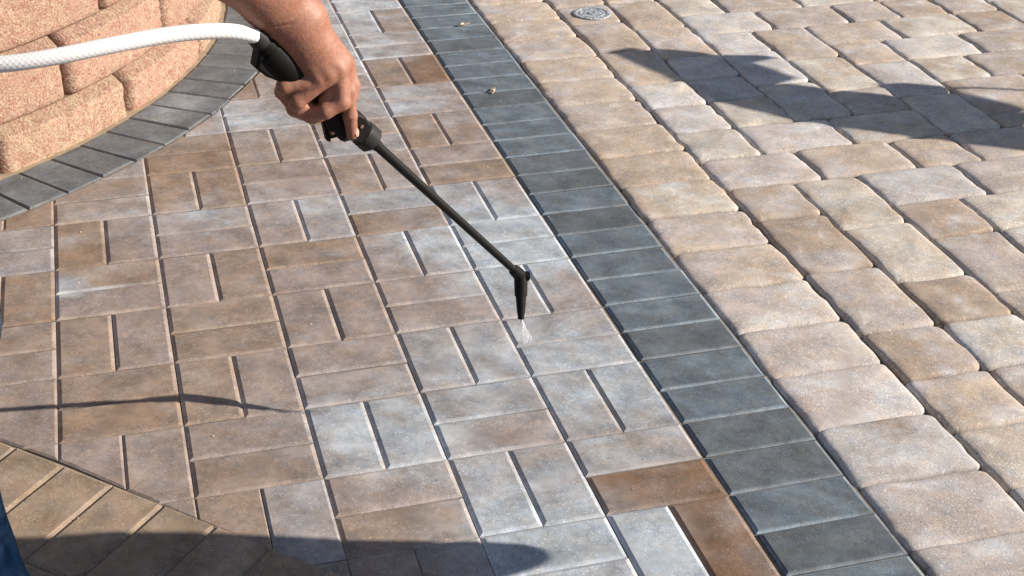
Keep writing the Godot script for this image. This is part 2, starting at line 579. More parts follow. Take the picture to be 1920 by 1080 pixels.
func build_basketweave() -> void:
	for s in SINGLE:
		var f: PackedStringArray = s.split(",")
		singles[f[0] + "," + f[1] + "," + f[2]] = f[3]
	var bed := sheet("basketweave_pavement", rect(-0.75, -2.7, 1.0, 1.95), -0.0040, M.sand, "basketweave pavement of brown and grey clay pavers in the middle")
	var ring := circle_poly(RING_C, RING_OUT + 0.003, 256)
	# the tan border's edge cuts the field at the lower left
	var cut := PackedVector2Array([Vector2(-2.0, -0.957), Vector2(0.008, 0.856), Vector2(0.153, 1.006), Vector2(0.293, 1.148), Vector2(0.366, 1.216), Vector2(0.66, 1.52), Vector2(1.2, 2.1), Vector2(-2.0, 2.6)])
	for c in range(-3, 5):
		for r in range(-13, 10):
			for h in 2:
				var x0 := c * 0.2
				var z0 := r * 0.2
				var q: PackedVector2Array
				var vert := posmod(c + r, 2) == 0
				if vert: q = rect(x0 + h * 0.1, z0, x0 + h * 0.1 + 0.1, z0 + 0.2)
				else: q = rect(x0, z0 + h * 0.1, x0 + 0.2, z0 + h * 0.1 + 0.1)
				q = inset(q, 0.0005 + rng.randf() * 0.0006)
				var tone: String = singles.get("%d,%d,%d" % [c, r, h], "")
				if tone == "":
					var w := rng.randf()
					tone = "M" if w < 0.45 else ("T" if w < 0.75 else ("C" if w < 0.85 else "G"))
				var gain := rng.randf_range(0.8, 1.3)
				if tone in ["B", "C"]: gain *= 0.35
				var tint := paver_tint(tone, gain, rng.randf() * 400.0)
				var centre := (q[0] + q[2]) * 0.5
				var pieces := [q]
				var whole := true
				if (centre - RING_C).length() < RING_OUT + 0.15:
					pieces = Geometry2D.clip_polygons(q, ring)
					whole = pieces.size() == 1 and pieces[0].size() == 4 and absf(area_of(pieces[0]) - area_of(q)) < 0.00001
				var keep := []
				for pc in pieces:
					var got := Geometry2D.clip_polygons(pc, cut)
					if got.size() != 1 or absf(area_of(got[0]) - area_of(q)) > 0.00001: whole = false
					keep.append_array(got)
				for pc: PackedVector2Array in keep:
					if area_of(pc) < 0.0006: continue
					var tilt := Vector2(rng.randf() - 0.5, rng.randf() - 0.5) * 0.010
					var y := (rng.randf() - 0.5) * 0.0016
					var mesh: ArrayMesh
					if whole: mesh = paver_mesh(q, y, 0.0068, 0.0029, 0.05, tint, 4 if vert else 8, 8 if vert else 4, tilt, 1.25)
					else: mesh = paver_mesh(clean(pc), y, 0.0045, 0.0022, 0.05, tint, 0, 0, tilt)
					mesh_node("paver", mesh, M.paver, bed)

func clean(p: PackedVector2Array) -> PackedVector2Array:
	var out := PackedVector2Array()
	for i in p.size():
		if (p[i] - p[(i + 1) % p.size()]).length() > 0.004: out.append(p[i])
	return out

func area_of(p: PackedVector2Array) -> float:
	var a := 0.0
	for i in p.size(): a += p[i].cross(p[(i + 1) % p.size()])
	return absf(a) * 0.5

func build_slate_course() -> void:
	var bed := sheet("slate_border", rect(1.0, -2.7, 1.205, 1.95), -0.0044, M.sand, "straight border course of blue grey slate coloured pavers")
	for r in range(-26, 19):
		var q := inset(rect(1.0035, r * 0.1 + 0.0, 1.2020, r * 0.1 + 0.1), 0.0007 + rng.randf() * 0.0008)
		var dx := (rng.randf() - 0.5) * 0.003
		for i in 4: q[i].x += dx
		var dark := rng.randf() < 0.35 or r in [11, 10, 0, -1]
		if r in [12, 9, 8, 3, 5, 1]: dark = false
		var base := Color(0.088, 0.101, 0.117) if dark else Color(0.096, 0.119, 0.146)
		base *= 1.0 + (rng.randf() - 0.5) * 0.16
		var sd := rng.randf() * 300.0
		var gain := 0.3 if dark else 0.8
		var tint := func(p: Vector2) -> Color:
			var n1 := noise_a.get_noise_3d(p.x * 9.0, p.y * 14.0, sd)
			var n2 := noise_b.get_noise_3d(p.x * 26.0, p.y * 30.0, sd)
			var c := base.lerp(Color(0.146, 0.182, 0.216), clampf((0.25 + n1 * 1.2 + n2 * 0.4) * gain, 0.0, 0.8))
			return c * (1.0 + n2 * 0.15) * 1.5
		var y := (rng.randf() - 0.5) * 0.002
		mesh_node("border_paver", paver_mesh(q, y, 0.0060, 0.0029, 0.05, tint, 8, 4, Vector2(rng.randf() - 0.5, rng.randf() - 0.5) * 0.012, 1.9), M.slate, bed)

# -------------------------------------------------------------------- cobbles on an 8 cm grid: column, row, width, depth in grid units
const STONES := ["0,-14,2,2", "0,-12,2,3", "0,-9,2,3", "0,-6,2,2", "0,-4,2,2", "0,-2,2,2", "0,0,3,2", "0,2,2,2", "0,4,2,3", "0,7,2,3", "0,10,2,2", "0,12,2,2", "0,14,2,2", "0,16,2,2", "2,-14,2,3", "2,-11,2,3", "2,-8,2,2", "2,-6,2,2", "2,-4,2,2", "2,-2,3,2",
	"3,0,3,2", "2,2,2,3", "2,5,2,3", "2,8,2,2", "2,10,2,2", "2,12,2,2", "4,-14,2,2", "4,-12,3,2", "4,-10,2,2", "4,-8,2,3", "4,-5,2,3", "5,-2,3,2", "4,2,3,2", "4,4,2,2", "4,6,2,3", "4,9,2,2", "6,-10,2,3", "6,-7,2,3", "6,-4,2,2", "6,0,2,2", "7,2,3,2", "6,4,3,2", "6,6,2,3",
	"7,-12,3,2", "8,-10,3,2", "10,-12,2,2", "11,-10,3,2", "14,-10,2,2", "12,-12,2,2", "14,-12,2,2", "8,-8,2,2", "10,-8,3,2", "13,-8,3,2", "8,-6,2,3", "10,-6,2,2", "12,-6,3,2", "8,-3,2,3", "10,-4,3,3", "8,0,3,2", "6,-14,3,2", "9,-14,3,2"]

const STONE_TONES := [Color(0.43, 0.360, 0.302), Color(0.425, 0.378, 0.362), Color(0.495, 0.465, 0.43), Color(0.345, 0.278, 0.230), Color(0.46, 0.447, 0.452)]

func stone_mesh(q: PackedVector2Array, tint: Callable, y: float, tilt: Vector2) -> ArrayMesh:
	# tumbled stone: uneven rounded outline, worn edges, slightly domed top
	var mid := (q[0] + q[2]) * 0.5
	var half := (q[2] - q[0]) * 0.5
	var sd := rng.randf() * 900.0
	var per := 9
	var outline := PackedVector2Array()
	var cr := []
	for k in 4: cr.append(rng.randf_range(0.010, 0.021))
	var corners := [Vector2(1, 1), Vector2(-1, 1), Vector2(-1, -1), Vector2(1, -1)]
	for k in 4:
		var sg: Vector2 = corners[k]
		var cc: Vector2 = sg * (half - Vector2.ONE * cr[k])
		for i in 5: outline.append(cc + Vector2.from_angle(PI * 0.5 * k + PI * 0.5 * i / 4.0) * cr[k])
		var nk := (k + 1) % 4
		var sn: Vector2 = corners[nk]
		var cn: Vector2 = sn * (half - Vector2.ONE * cr[nk])
		var a := outline[outline.size() - 1]
		var b: Vector2 = cn + Vector2.from_angle(PI * 0.5 * nk) * cr[nk]
		for i in range(1, 5): outline.append(a.lerp(b, i / 5.0))
	for i in outline.size():
		var p := outline[i]
		var w := noise_b.get_noise_3d(p.x * 15.0, p.y * 15.0, sd) * 0.0075
		outline[i] = p * (1.0 + w / p.length())
	var turn := (rng.randf() - 0.5) * 0.035
	for i in outline.size(): outline[i] = outline[i].rotated(turn)
	# rings: fraction towards the middle (metres), height
	var prof := [[0.0, -0.035], [0.0, -0.0090], [0.0013, -0.0054], [0.0040, -0.0026], [0.0090, -0.0010], [0.018, -0.0002], [0.034, 0.0004], [0.56, 0.0008], [0.70, 0.0010], [0.85, 0.0011]]
	var n := outline.size()
	var rings := []
	for pr in prof:
		var ring := []
		for p in outline:
			var l := p.length()
			var d: float = pr[0] * (1.0 if l < 0.09 else l / 0.09 * 0.95)
			var e := p * maxf(1.0 - d / l * 1.15, 0.05)
			if pr[0] > 0.5: e = p * (1.0 - pr[0])
			var wob := noise_a.get_noise_3d(e.x * 22.0, e.y * 22.0, sd + 7.0) * (0.0014 if pr[0] > 0.001 and pr[0] < 0.8 else 0.0)
			ring.append(Vector3(mid.x + e.x, y + pr[1] + wob + e.dot(tilt), mid.y + e.y))
		rings.append(ring)
	var st := new_st()
	var ang := rng.randf() * TAU
	var off := Vector2(rng.randf(), rng.randf()) * 5.0
	var put := func(p: Vector3) -> void:
		var p2 := Vector2(p.x, p.z)
		st.set_color(tint.call(p2))
		st.set_uv(p2.rotated(ang) / 0.6 + off + Vector2(1.3, -1.1) * p.y)
		st.add_vertex(p)
	st.set_smooth_group(0)
	for i in n:
		var j := (i + 1) % n
		for k in prof.size() - 1:
			for v in [rings[k][i], rings[k][j], rings[k + 1][j], rings[k][i], rings[k + 1][j], rings[k + 1][i]]: put.call(v)
		var last: Array = rings[prof.size() - 1]
		for v in [last[i], last[j], Vector3(mid.x, y + 0.0012, mid.y)]: put.call(v)
	st.index()
	st.generate_normals()
	return st.commit()

func cobble(bed: Node, q: PackedVector2Array, tones: Array) -> void:
	var a: Color = STONE_TONES[tones[0]]
	var b: Color = STONE_TONES[tones[1]]
	var sd := rng.randf() * 500.0
	var shade := 1.0 + (rng.randf() - 0.5) * 0.16
	var bias := rng.randf_range(0.0, 0.5)
	var tint := func(p: Vector2) -> Color:
		var n1 := noise_a.get_noise_3d(p.x * 6.5, p.y * 7.5, sd)
		var n2 := noise_b.get_noise_3d(p.x * 19.0, p.y * 21.0, sd + 90.0)
		var c := a.lerp(b, clampf(bias + n1 * 1.8, 0.0, 1.0))
		c = c.lerp(Color(0.50, 0.505, 0.525), clampf((n2 + n1 - 0.25) * 0.8, 0.0, 0.6))
		return c * (shade * (1.0 + n2 * 0.10)) * 1.42
	var tilt := Vector2(rng.randf() - 0.5, rng.randf() - 0.5) * 0.022
	mesh_node("cobble", stone_mesh(q, tint, 0.001 + (rng.randf() - 0.5) * 0.003, tilt), M.cobble, bed)

func build_cobbles() -> void:
	var bed := sheet("cobble_pavement", rect(1.205, -3.2, 4.4, 2.3), -0.0135, M.sand, "pavement of tan and grey tumbled cobbles on the right")
	# edge column along the slate course: 22.5 x 16 cm
	for i in range(-4, 22):
		var z0 := -1.168 + i * 0.1602
		var golden := z0 < -0.45
		var tones = [0, 1] if golden else ([1, 4] if z0 > 0.9 else ([[1, 0], [0, 2], [1, 2]] as Array)[rng.randi() % 3])
		if z0 > -0.35 and z0 < 0.05: tones = [1, 0] if rng.randf() < 0.6 else [0, 3]
		if i == 14: tones = [4, 3]
		cobble(bed, inset(rect(1.2065, z0, 1.431, z0 + 0.1602), 0.0009), tones)
	var taken := {}
	var list := []
	for s in STONES:
		var f: PackedStringArray = s.split(",")
		list.append([int(f[0]), int(f[1]), int(f[2]), int(f[3])])
	for e in list:
		for i in e[2]:
			for j in e[3]: taken[Vector2i(e[0] + i, e[1] + j)] = true
	# the same mix of three sizes goes on beyond the stones that were measured
	for kz in range(-18, 20):
		for kx in range(0, 24):
			if taken.has(Vector2i(kx, kz)): continue
			if kx > 19 and (kz > 4 or kz < -15): continue
			if kx > 14 and kz > 11: continue
			var sizes := [[2, 2], [3, 2], [2, 3], [2, 2]]
			var first := rng.randi() % 4
			for t in 6:
				var sz: Array = sizes[(first + t) % 4] if t < 4 else ([[2, 1], [1, 2]] as Array)[t - 4]
				var free := true
				for i in sz[0]:
					for j in sz[1]:
						if taken.has(Vector2i(kx + i, kz + j)): free = false
				if not free and t < 5: continue
				if not free: sz = [1, 1]
				for i in sz[0]:
					for j in sz[1]: taken[Vector2i(kx + i, kz + j)] = true
				list.append([kx, kz, sz[0], sz[1]])
				break
	for e in list:
		var x0: float = 1.432 + e[0] * 0.0816
		var z0: float = 0.020 + e[1] * 0.0798
		var q := inset(rect(x0, z0, x0 + e[2] * 0.0816, z0 + e[3] * 0.0798), 0.0003 + rng.randf() * 0.0012)
		var w := rng.randf()
		var tones = [1, 0] if w < 0.3 else ([2, 0] if w < 0.5 else ([0, 1] if w < 0.64 else ([3, 1] if w < 0.76 else ([4, 1] if w < 0.9 else [2, 4]))))
		if z0 < -0.55 and x0 < 1.7: tones = [0, 1] if w < 0.7 else [2, 4]
		if e[0] == 0 and e[1] == 0: tones = [1, 4]
		if e[0] == 0 and e[1] == -2: tones = [2, 2]
		if e[0] == 2 and e[1] == 8: tones = [3, 0]
		if e[0] == 0 and e[1] == 10: tones = [3, 1]
		if e[0] == 2 and (e[1] == 2 or e[1] == 5): tones = [2, 0]
		if e[0] == 4 and e[1] == 4: tones = [3, 1]
		cobble(bed, q, tones)

func build_ring() -> void:
	var outer := circle_poly(RING_C, RING_OUT, 128)
	var bed := sheet("curved_border", outer, -0.011, M.sand, "curved border of dark grey pavers round the foot of the wall")
	sheet("mortar_strip", circle_poly(RING_C, RING_IN + 0.013, 128), -0.0035, M.pale_sand, "pale sand strip along the foot of the curved wall")
	var step := 3.36
	for k in range(-17, 20):
		var a0 := deg_to_rad(54.62 - step * k)
		var a1 := deg_to_rad(54.62 - step * (k + 1))
		var g0 := 0.0012
		var wob := (rng.randf() - 0.5) * 0.006
		var ro := RING_OUT + wob - 0.001
		var ri := RING_IN + 0.0125
		var m := (a0 + a1) * 0.5
		var er := Vector2.from_angle(m)
		var et := Vector2(-er.y, er.x)
		var hi := ri * absf(a1 - a0) * 0.5 - g0
		var ho := RING_OUT * absf(a1 - a0) * 0.5 - 0.0020
		var q := PackedVector2Array([RING_C + er * ri - et * hi, RING_C + er * ri + et * hi, RING_C + er * ro + et * ho, RING_C + er * ro - et * ho])
		var base := Color(0.114, 0.121, 0.131) * (1.0 + (rng.randf() - 0.5) * 0.12)
		var sd := rng.randf() * 300.0
		var spot := 1.0 if k in [5, 6] else 0.0
		var tint := func(p: Vector2) -> Color:
			var n1 := noise_a.get_noise_3d(p.x * 8.0, p.y * 12.0, sd)
			var rr := (p - RING_C).length()
			var c := base.lerp(Color(0.17, 0.19, 0.215), clampf(n1 * 0.8 + 0.1, 0.0, 0.6))
			c = c.lerp(Color(0.30, 0.325, 0.36), spot * clampf(1.0 - absf(rr - RING_IN - 0.08) / 0.07, 0.0, 1.0) * 0.6)
			return c * 1.5
		mesh_node("border_paver", paver_mesh(q, (rng.randf() - 0.5) * 0.002, 0.004, 0.003, 0.05, tint, 4, 6, Vector2(rng.randf() - 0.5, rng.randf() - 0.5) * 0.012), M.slate, bed)

func build_tan_border() -> void:
	# a soldier course that runs down the lower left; its stones are skewed to the edge
	var e := Vector2(0.7205, 0.6935).normalized()
	var s := Vector2(-0.66, 0.75).normalized()
	var o := Vector2(0.010, 0.862)
	var bed := sheet("tan_border", PackedVector2Array([o - e * 1.0, o + e * 1.9, o + e * 1.9 + s * 0.9, o - e * 1.0 + s * 0.9]), -0.0036, M.sand, "tan border course along the lower left edge")
	for row in 4:
		for k in range(-9, 15):
			var t0 := k * 0.1005
			var p := o + e * t0 + s * (row * 0.201 + 0.002)
			if row > 0: p += e * (0.05 if row % 2 == 1 else 0.0)
			var q := inset(PackedVector2Array([p, p + e * 0.1005, p + e * 0.1005 + s * 0.2, p + s * 0.2]), 0.0008)
			var base := Color(0.305, 0.234, 0.176) * (1.0 + (rng.randf() - 0.5) * 0.16)
			var sd := rng.randf() * 300.0
			var tint := func(pt: Vector2) -> Color:
				var n1 := noise_a.get_noise_3d(pt.x * 9.0, pt.y * 9.0, sd)
				var c := base.lerp(Color(0.30, 0.235, 0.195), clampf(0.2 + n1 * 1.2, 0.0, 0.8))
				return c * (1.0 + n1 * 0.12) * 1.24
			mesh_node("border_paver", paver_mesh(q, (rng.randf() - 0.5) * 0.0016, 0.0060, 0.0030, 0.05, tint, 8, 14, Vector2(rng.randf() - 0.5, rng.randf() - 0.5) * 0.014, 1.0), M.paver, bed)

# ==================================================================== wall of split-face blocks
func build_wall() -> void:
	var wall := base_node("retaining_wall", Vector3(RING_C.x, 0.0, RING_C.y))
	tag(wall, "curved retaining wall of peach split-face concrete blocks at upper left", "wall")
	for course in 4:
		var y0 := -0.05 + 0.15 * course
		var y1 := y0 + 0.149
		var r := RING_IN - 0.004 - 0.020 * course
		var start := 115.6 if course % 2 == 0 else 106.6
		for b in 10:
			var a0 := deg_to_rad(start - 15.8 * b)
			var a1 := deg_to_rad(start - 15.8 * (b + 1))
			mesh_node("block", block_mesh(a0, a1, y0, y1, r), M.wall, wall)
	var soil := sheet("planting_soil", circle_poly(RING_C, RING_IN - 0.2, 64), 0.5, M.soil, "dark soil behind the curved retaining wall")
	soil.position.y = 0.0

func block_mesh(a0: float, a1: float, y0: float, y1: float, r: float) -> ArrayMesh:
	var st := new_st()
	var nu := 40
	var rows_v := [0.0, 0.03, 0.06, 0.13, 0.2, 0.27, 0.34, 0.41, 0.48, 0.55, 0.62, 0.69, 0.74, 0.80, 0.84, 0.8456, 0.87, 0.93, 0.965, 0.985, 1.0]
	var nv := 20
	var sd := rng.randf() * 1000.0
	var shade := 1.0 + (rng.randf() - 0.5) * 0.12
	var warm := rng.randf()
	var width := absf(a1 - a0) * r
	var off := Vector2(rng.randf(), rng.randf()) * 3.0
	st.set_smooth_group(0)
	var grid := []
	for j in nv + 3:
		var row := []
		for i in nu + 3:
			# the two outermost rows and columns run back into the wall
			var u := clampf((i - 1.0) / nu, 0.0, 1.0)
			var v: float = rows_v[clampi(j - 1, 0, nv)]
			var uu := u * width
			var vv := v * (y1 - y0)
			var du := minf(uu, width - uu)
			var back := 0.0
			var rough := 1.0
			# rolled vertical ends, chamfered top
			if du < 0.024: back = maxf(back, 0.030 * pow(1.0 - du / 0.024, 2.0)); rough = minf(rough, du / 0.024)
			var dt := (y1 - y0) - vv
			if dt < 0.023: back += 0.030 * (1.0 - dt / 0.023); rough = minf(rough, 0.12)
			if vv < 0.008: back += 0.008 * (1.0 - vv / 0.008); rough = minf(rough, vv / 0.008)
			var dn := noise_a.get_noise_3d(uu * 20.0, vv * 20.0, sd) * 0.0045 + noise_b.get_noise_3d(uu * 75.0, vv * 75.0, sd) * 0.0042
			back -= dn * rough
			if i == 0 or i == nu + 2 or j == 0 or j == nv + 2: back = 0.22
			var a := lerpf(a0, a1, u)
			var inset_ang := 0.0009 / r
			a = a - inset_ang if u == 0.0 else (a + inset_ang if u == 1.0 else a)
			var rr := r - back
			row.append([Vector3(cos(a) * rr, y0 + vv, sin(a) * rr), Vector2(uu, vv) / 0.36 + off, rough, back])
		grid.append(row)
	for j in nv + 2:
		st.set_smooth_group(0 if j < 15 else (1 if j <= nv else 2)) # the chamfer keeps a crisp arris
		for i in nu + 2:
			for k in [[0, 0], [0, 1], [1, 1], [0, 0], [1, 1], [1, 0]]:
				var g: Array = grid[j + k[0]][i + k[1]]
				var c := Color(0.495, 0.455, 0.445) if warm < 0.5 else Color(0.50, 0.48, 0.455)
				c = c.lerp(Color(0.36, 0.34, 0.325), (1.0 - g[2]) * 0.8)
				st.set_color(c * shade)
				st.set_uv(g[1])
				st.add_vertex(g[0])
	st.generate_normals()
	return st.commit()

# ==================================================================== small things
func build_drain_lid() -> void:
	var o := base_node("drain_lid", Vector3(1.524, 0.0, -1.012))
	tag(o, "round grey metal cleanout lid set in a cobble near the top", "drain lid")
	var st := new_st()
	lathe(st, [Vector2(0.043, 0.003), Vector2(0.0445, 0.0045), Vector2(0.048, 0.0048), Vector2(0.0535, 0.0042), Vector2(0.0555, 0.002), Vector2(0.0555, -0.01)], 40)
	mesh_node("rim", st.commit(), M.lid, o)
	st = new_st()
	lathe(st, [Vector2(0.0, 0.0046), Vector2(0.006, 0.0046), Vector2(0.0075, 0.0058), Vector2(0.012, 0.0056), Vector2(0.014, 0.0042), Vector2(0.030, 0.0038), Vector2(0.0325, 0.0046), Vector2(0.036, 0.0044), Vector2(0.0432, 0.0030)], 40)
	mesh_node("cover", st.commit(), M.lid, o)

func lathe(st: SurfaceTool, prof: Array, sides: int) -> void:
	for i in prof.size() - 1:
		var a: Vector2 = prof[i]
		var b: Vector2 = prof[i + 1]
		var d := (b - a).normalized()
		var n2 := Vector2(-d.y, d.x)
		if n2.y < -0.001 or (absf(n2.y) < 0.002 and n2.x < 0.0): n2 = -n2
		for k in sides:
			var t0 := TAU * k / sides
			var t1 := TAU * (k + 1) / sides
			var na := Vector3(cos(t0) * n2.x, n2.y, sin(t0) * n2.x)
			var nb := Vector3(cos(t1) * n2.x, n2.y, sin(t1) * n2.x)
			quad(st, [Vector3(cos(t0) * a.x, a.y, sin(t0) * a.x), Vector3(cos(t1) * a.x, a.y, sin(t1) * a.x), Vector3(cos(t1) * b.x, b.y, sin(t1) * b.x), Vector3(cos(t0) * b.x, b.y, sin(t0) * b.x)],
				na, [Color.WHITE, Color.WHITE, Color.WHITE, Color.WHITE], [Vector2(t0, a.x), Vector2(t1, a.x), Vector2(t1, b.x), Vector2(t0, b.x)], [na, nb, nb, na])

func build_debris() -> void:
	var grit := MultiMeshInstance3D.new()
	grit.name = "grit"
	var mm := MultiMesh.new()
	mm.transform_format = MultiMesh.TRANSFORM_3D
	var gs := SphereMesh.new()
	gs.radius = 0.5
	gs.height = 1.0
	gs.radial_segments = 6
	gs.rings = 3
	mm.mesh = gs
	mm.instance_count = 260
	for i in 260:
		var s := 0.0008 + 0.0018 * pow(rng.randf(), 3.0)
		var at := Vector3(rng.randf_range(-0.2, 2.6), 0.0012, rng.randf_range(-1.2, 1.5))
		mm.set_instance_transform(i, Transform3D(Basis.from_euler(Vector3(rng.randf(), rng.randf(), rng.randf()) * 6.0) * Basis.from_scale(Vector3(s, s * 0.7, s * 1.3)), at))
	grit.multimesh = mm
	grit.material_override = M.dry_tip
	add_child(grit)
	tag(grit, "pale sand grains scattered over the pavers and cobbles", "grit", "", "stuff")
	for e in [[Vector3(1.135, 0.002, -1.001), "small dry leaf scrap on the slate border, the one farther away", 0.3], [Vector3(1.084, 0.002, -0.496), "small pale dry leaf scrap on the slate border, the nearer one", 1.2]]:
		var o := base_node("dry_leaf", e[0])
		o.rotation.y = e[2]
		tag(o, e[1], "leaf", "leaf scraps on the slate border")
		var st := new_st()
		var outl := PackedVector2Array([Vector2(-0.020, 0.0), Vector2(-0.009, -0.006), Vector2(0.004, -0.0065), Vector2(0.016, -0.002), Vector2(0.019, 0.001), Vector2(0.008, 0.0055), Vector2(-0.008, 0.005)])
		prism(st, outl, Vector3(0, 0.0022, 0), Vector3(1, 0.06, 0).normalized(), Vector3(0, 0.15, 1).normalized(), Vector3(-0.1, 1, -0.15).normalized(), 0.0007, 0.0004)
		mesh_node("blade", st.commit(), M.dry_leaf, o)
		st = new_st()
		tube(st, [Vector3(-0.012, 0.005, 0.002), Vector3(-0.006, 0.0055, 0.001), Vector3(-0.001, 0.0050, -0.001)], [0.0012, 0.0026, 0.0012], 8)
		mesh_node("seed", st.commit(), M.dry_tip, o)

# ==================================================================== invented plants out of view, their leaves shaped to cast two shadows of unknown origin
func leaf_node(pot: Node3D, pts: Array, stem_from: Vector3, stem_to: Vector3, away := 0.0) -> void:
	for i in pts.size(): pts[i] += SUN * away
	stem_to += SUN * away
	# outline points lie near one plane; the blade has a thickness
	var mid := Vector3.ZERO
	for p in pts: mid += p / pts.size()
	var nrm := Vector3.ZERO
	for i in pts.size(): nrm += (pts[i] - mid).cross(pts[(i + 1) % pts.size()] - mid)
	nrm = nrm.normalized()
	var u: Vector3 = (pts[0] - mid)
	u = (u - nrm * u.dot(nrm)).normalized()
	var v := nrm.cross(u)
	var outl := PackedVector2Array()
	for p in pts: outl.append(Vector2((p - mid).dot(u), (p - mid).dot(v)))
	var st := new_st()
	prism(st, outl, mid - pot.position, u, v, nrm, 0.0012, 0.0006)
	mesh_node("leaf", st.commit(), M.leaf, pot)
	st = new_st()
	var path := smooth_path([stem_from - pot.position, (stem_from + stem_to) * 0.5 + Vector3(0, 0.06, 0) - pot.position, stem_to - pot.position], 6)
	var rr := []
	for i in path.size(): rr.append(lerpf(0.011, 0.005, float(i) / path.size()))
	tube(st, path, rr, 8)
	mesh_node("stem", st.commit(), M.stem, pot)

func oval_leaf(pot: Node3D, tip: Vector3, width: float) -> void:
	# a broad upright blade on its stalk
	var foot := pot.position + Vector3(0, 0.25, 0)
	var along := (tip - foot).normalized()
	var across := along.cross(Vector3.UP).normalized()
	var blade := (tip - foot).length() * 0.55
	var pts := []
	for i in 20:
		var a := TAU * i / 20.0
		var x := 0.5 - 0.5 * cos(a)
		pts.append(tip - along * blade * x + across * width * sin(a) * (0.75 + 0.3 * x))
	leaf_node(pot, pts, foot, tip - along * blade * 0.9)

func build_shadow_plants() -> void:
	var a := base_node("added_shadow_plant", Vector3(4.30, 0.0, 0.82))  # unseen, added: its lobed leaf carries the outline of the upper right shadow
	tag(a, "added low pot plant beyond the right edge, its lobed leaf shaped to cast a shadow", "plant")
	var st := new_st()
	lathe(st, [Vector2(0.0, 0.002), Vector2(0.11, 0.002), Vector2(0.15, 0.20), Vector2(0.165, 0.205), Vector2(0.165, 0.24), Vector2(0.14, 0.242), Vector2(0.13, 0.21), Vector2(0.0, 0.21)], 28)
	mesh_node("pot", st.commit(), M.pot, a)
	leaf_node(a, [Vector3(2.339, 0.400, -0.443), Vector3(2.407, 0.404, -0.456), Vector3(2.492, 0.408, -0.423), Vector3(2.599, 0.414, -0.379), Vector3(2.683, 0.418, -0.329), Vector3(2.780, 0.423, -0.305), Vector3(2.832, 0.426, -0.271), Vector3(2.777, 0.423, -0.264),
		Vector3(2.730, 0.421, -0.251), Vector3(2.762, 0.422, -0.202), Vector3(2.810, 0.425, -0.118), Vector3(2.748, 0.422, -0.102), Vector3(2.798, 0.424, -0.071), Vector3(2.930, 0.431, 0.004), Vector3(3.050, 0.438, 0.067), Vector3(3.037, 0.437, 0.004), Vector3(3.025, 0.436, -0.034),
		Vector3(3.118, 0.441, -0.011), Vector3(3.214, 0.446, 0.036), Vector3(3.266, 0.449, 0.117), Vector3(3.315, 0.452, 0.174), Vector3(3.353, 0.454, 0.230), Vector3(3.188, 0.445, 0.458), Vector3(3.094, 0.440, 0.405), Vector3(2.993, 0.435, 0.335), Vector3(2.857, 0.427, 0.261),
		Vector3(2.752, 0.422, 0.188), Vector3(2.632, 0.415, 0.107), Vector3(2.543, 0.411, 0.021), Vector3(2.493, 0.408, -0.046), Vector3(2.476, 0.407, -0.154), Vector3(2.428, 0.405, -0.236), Vector3(2.371, 0.402, -0.347)], Vector3(4.28, 0.21, 0.80), Vector3(3.25, 0.449, 0.33), 0.6)
	st = new_st()
	tube(st, smooth_path([Vector3(3.21, 0.447, 0.045) + SUN * 0.6 - a.position, Vector3(3.43, 0.458, 0.124) + SUN * 0.6 - a.position, Vector3(4.20, 0.50, 0.50) - a.position, Vector3(4.31, 0.22, 0.80) - a.position], 5), range(16).map(func(_i): return 0.0055), 8)
	mesh_node("stem", st.commit(), M.stem, a)
	for e in [Vector3(4.55, 0.72, 0.62), Vector3(4.62, 0.60, 1.10), Vector3(4.20, 0.66, 1.25)]: oval_leaf(a, e, 0.09)
	var b := base_node("tall_added_shadow_plant", Vector3(2.05, 0.0, 2.15))  # unseen, added: the hanging leaf throws the shadow along the bottom
	tag(b, "added tall pot plant near the lower right, its drooping leaf made to cast a shadow", "plant")
	st = new_st()
	lathe(st, [Vector2(0.0, 0.002), Vector2(0.14, 0.002), Vector2(0.18, 0.32), Vector2(0.195, 0.325), Vector2(0.195, 0.37), Vector2(0.17, 0.372), Vector2(0.16, 0.33), Vector2(0.0, 0.33)], 28)
	mesh_node("pot", st.commit(), M.pot, b)
	leaf_node(b, [Vector3(1.414, 0.760, 1.473), Vector3(1.434, 0.675, 1.476), Vector3(1.447, 0.632, 1.461), Vector3(1.466, 0.571, 1.464), Vector3(1.488, 0.498, 1.481), Vector3(1.512, 0.419, 1.485), Vector3(1.520, 0.392, 1.492), Vector3(1.523, 0.382, 1.504), Vector3(1.524, 0.381, 1.524),
		Vector3(1.522, 0.388, 1.540), Vector3(1.515, 0.409, 1.565), Vector3(1.500, 0.458, 1.609), Vector3(1.476, 0.539, 1.652), Vector3(1.439, 0.659, 1.660), Vector3(1.412, 0.760, 1.640)], Vector3(2.05, 0.34, 2.15), Vector3(1.418, 0.745, 1.56))
	for e in [Vector3(2.32, 1.05, 2.05), Vector3(2.45, 0.90, 2.45), Vector3(2.0, 0.98, 2.52), Vector3(1.86, 0.90, 2.30)]: oval_leaf(b, e, 0.11)

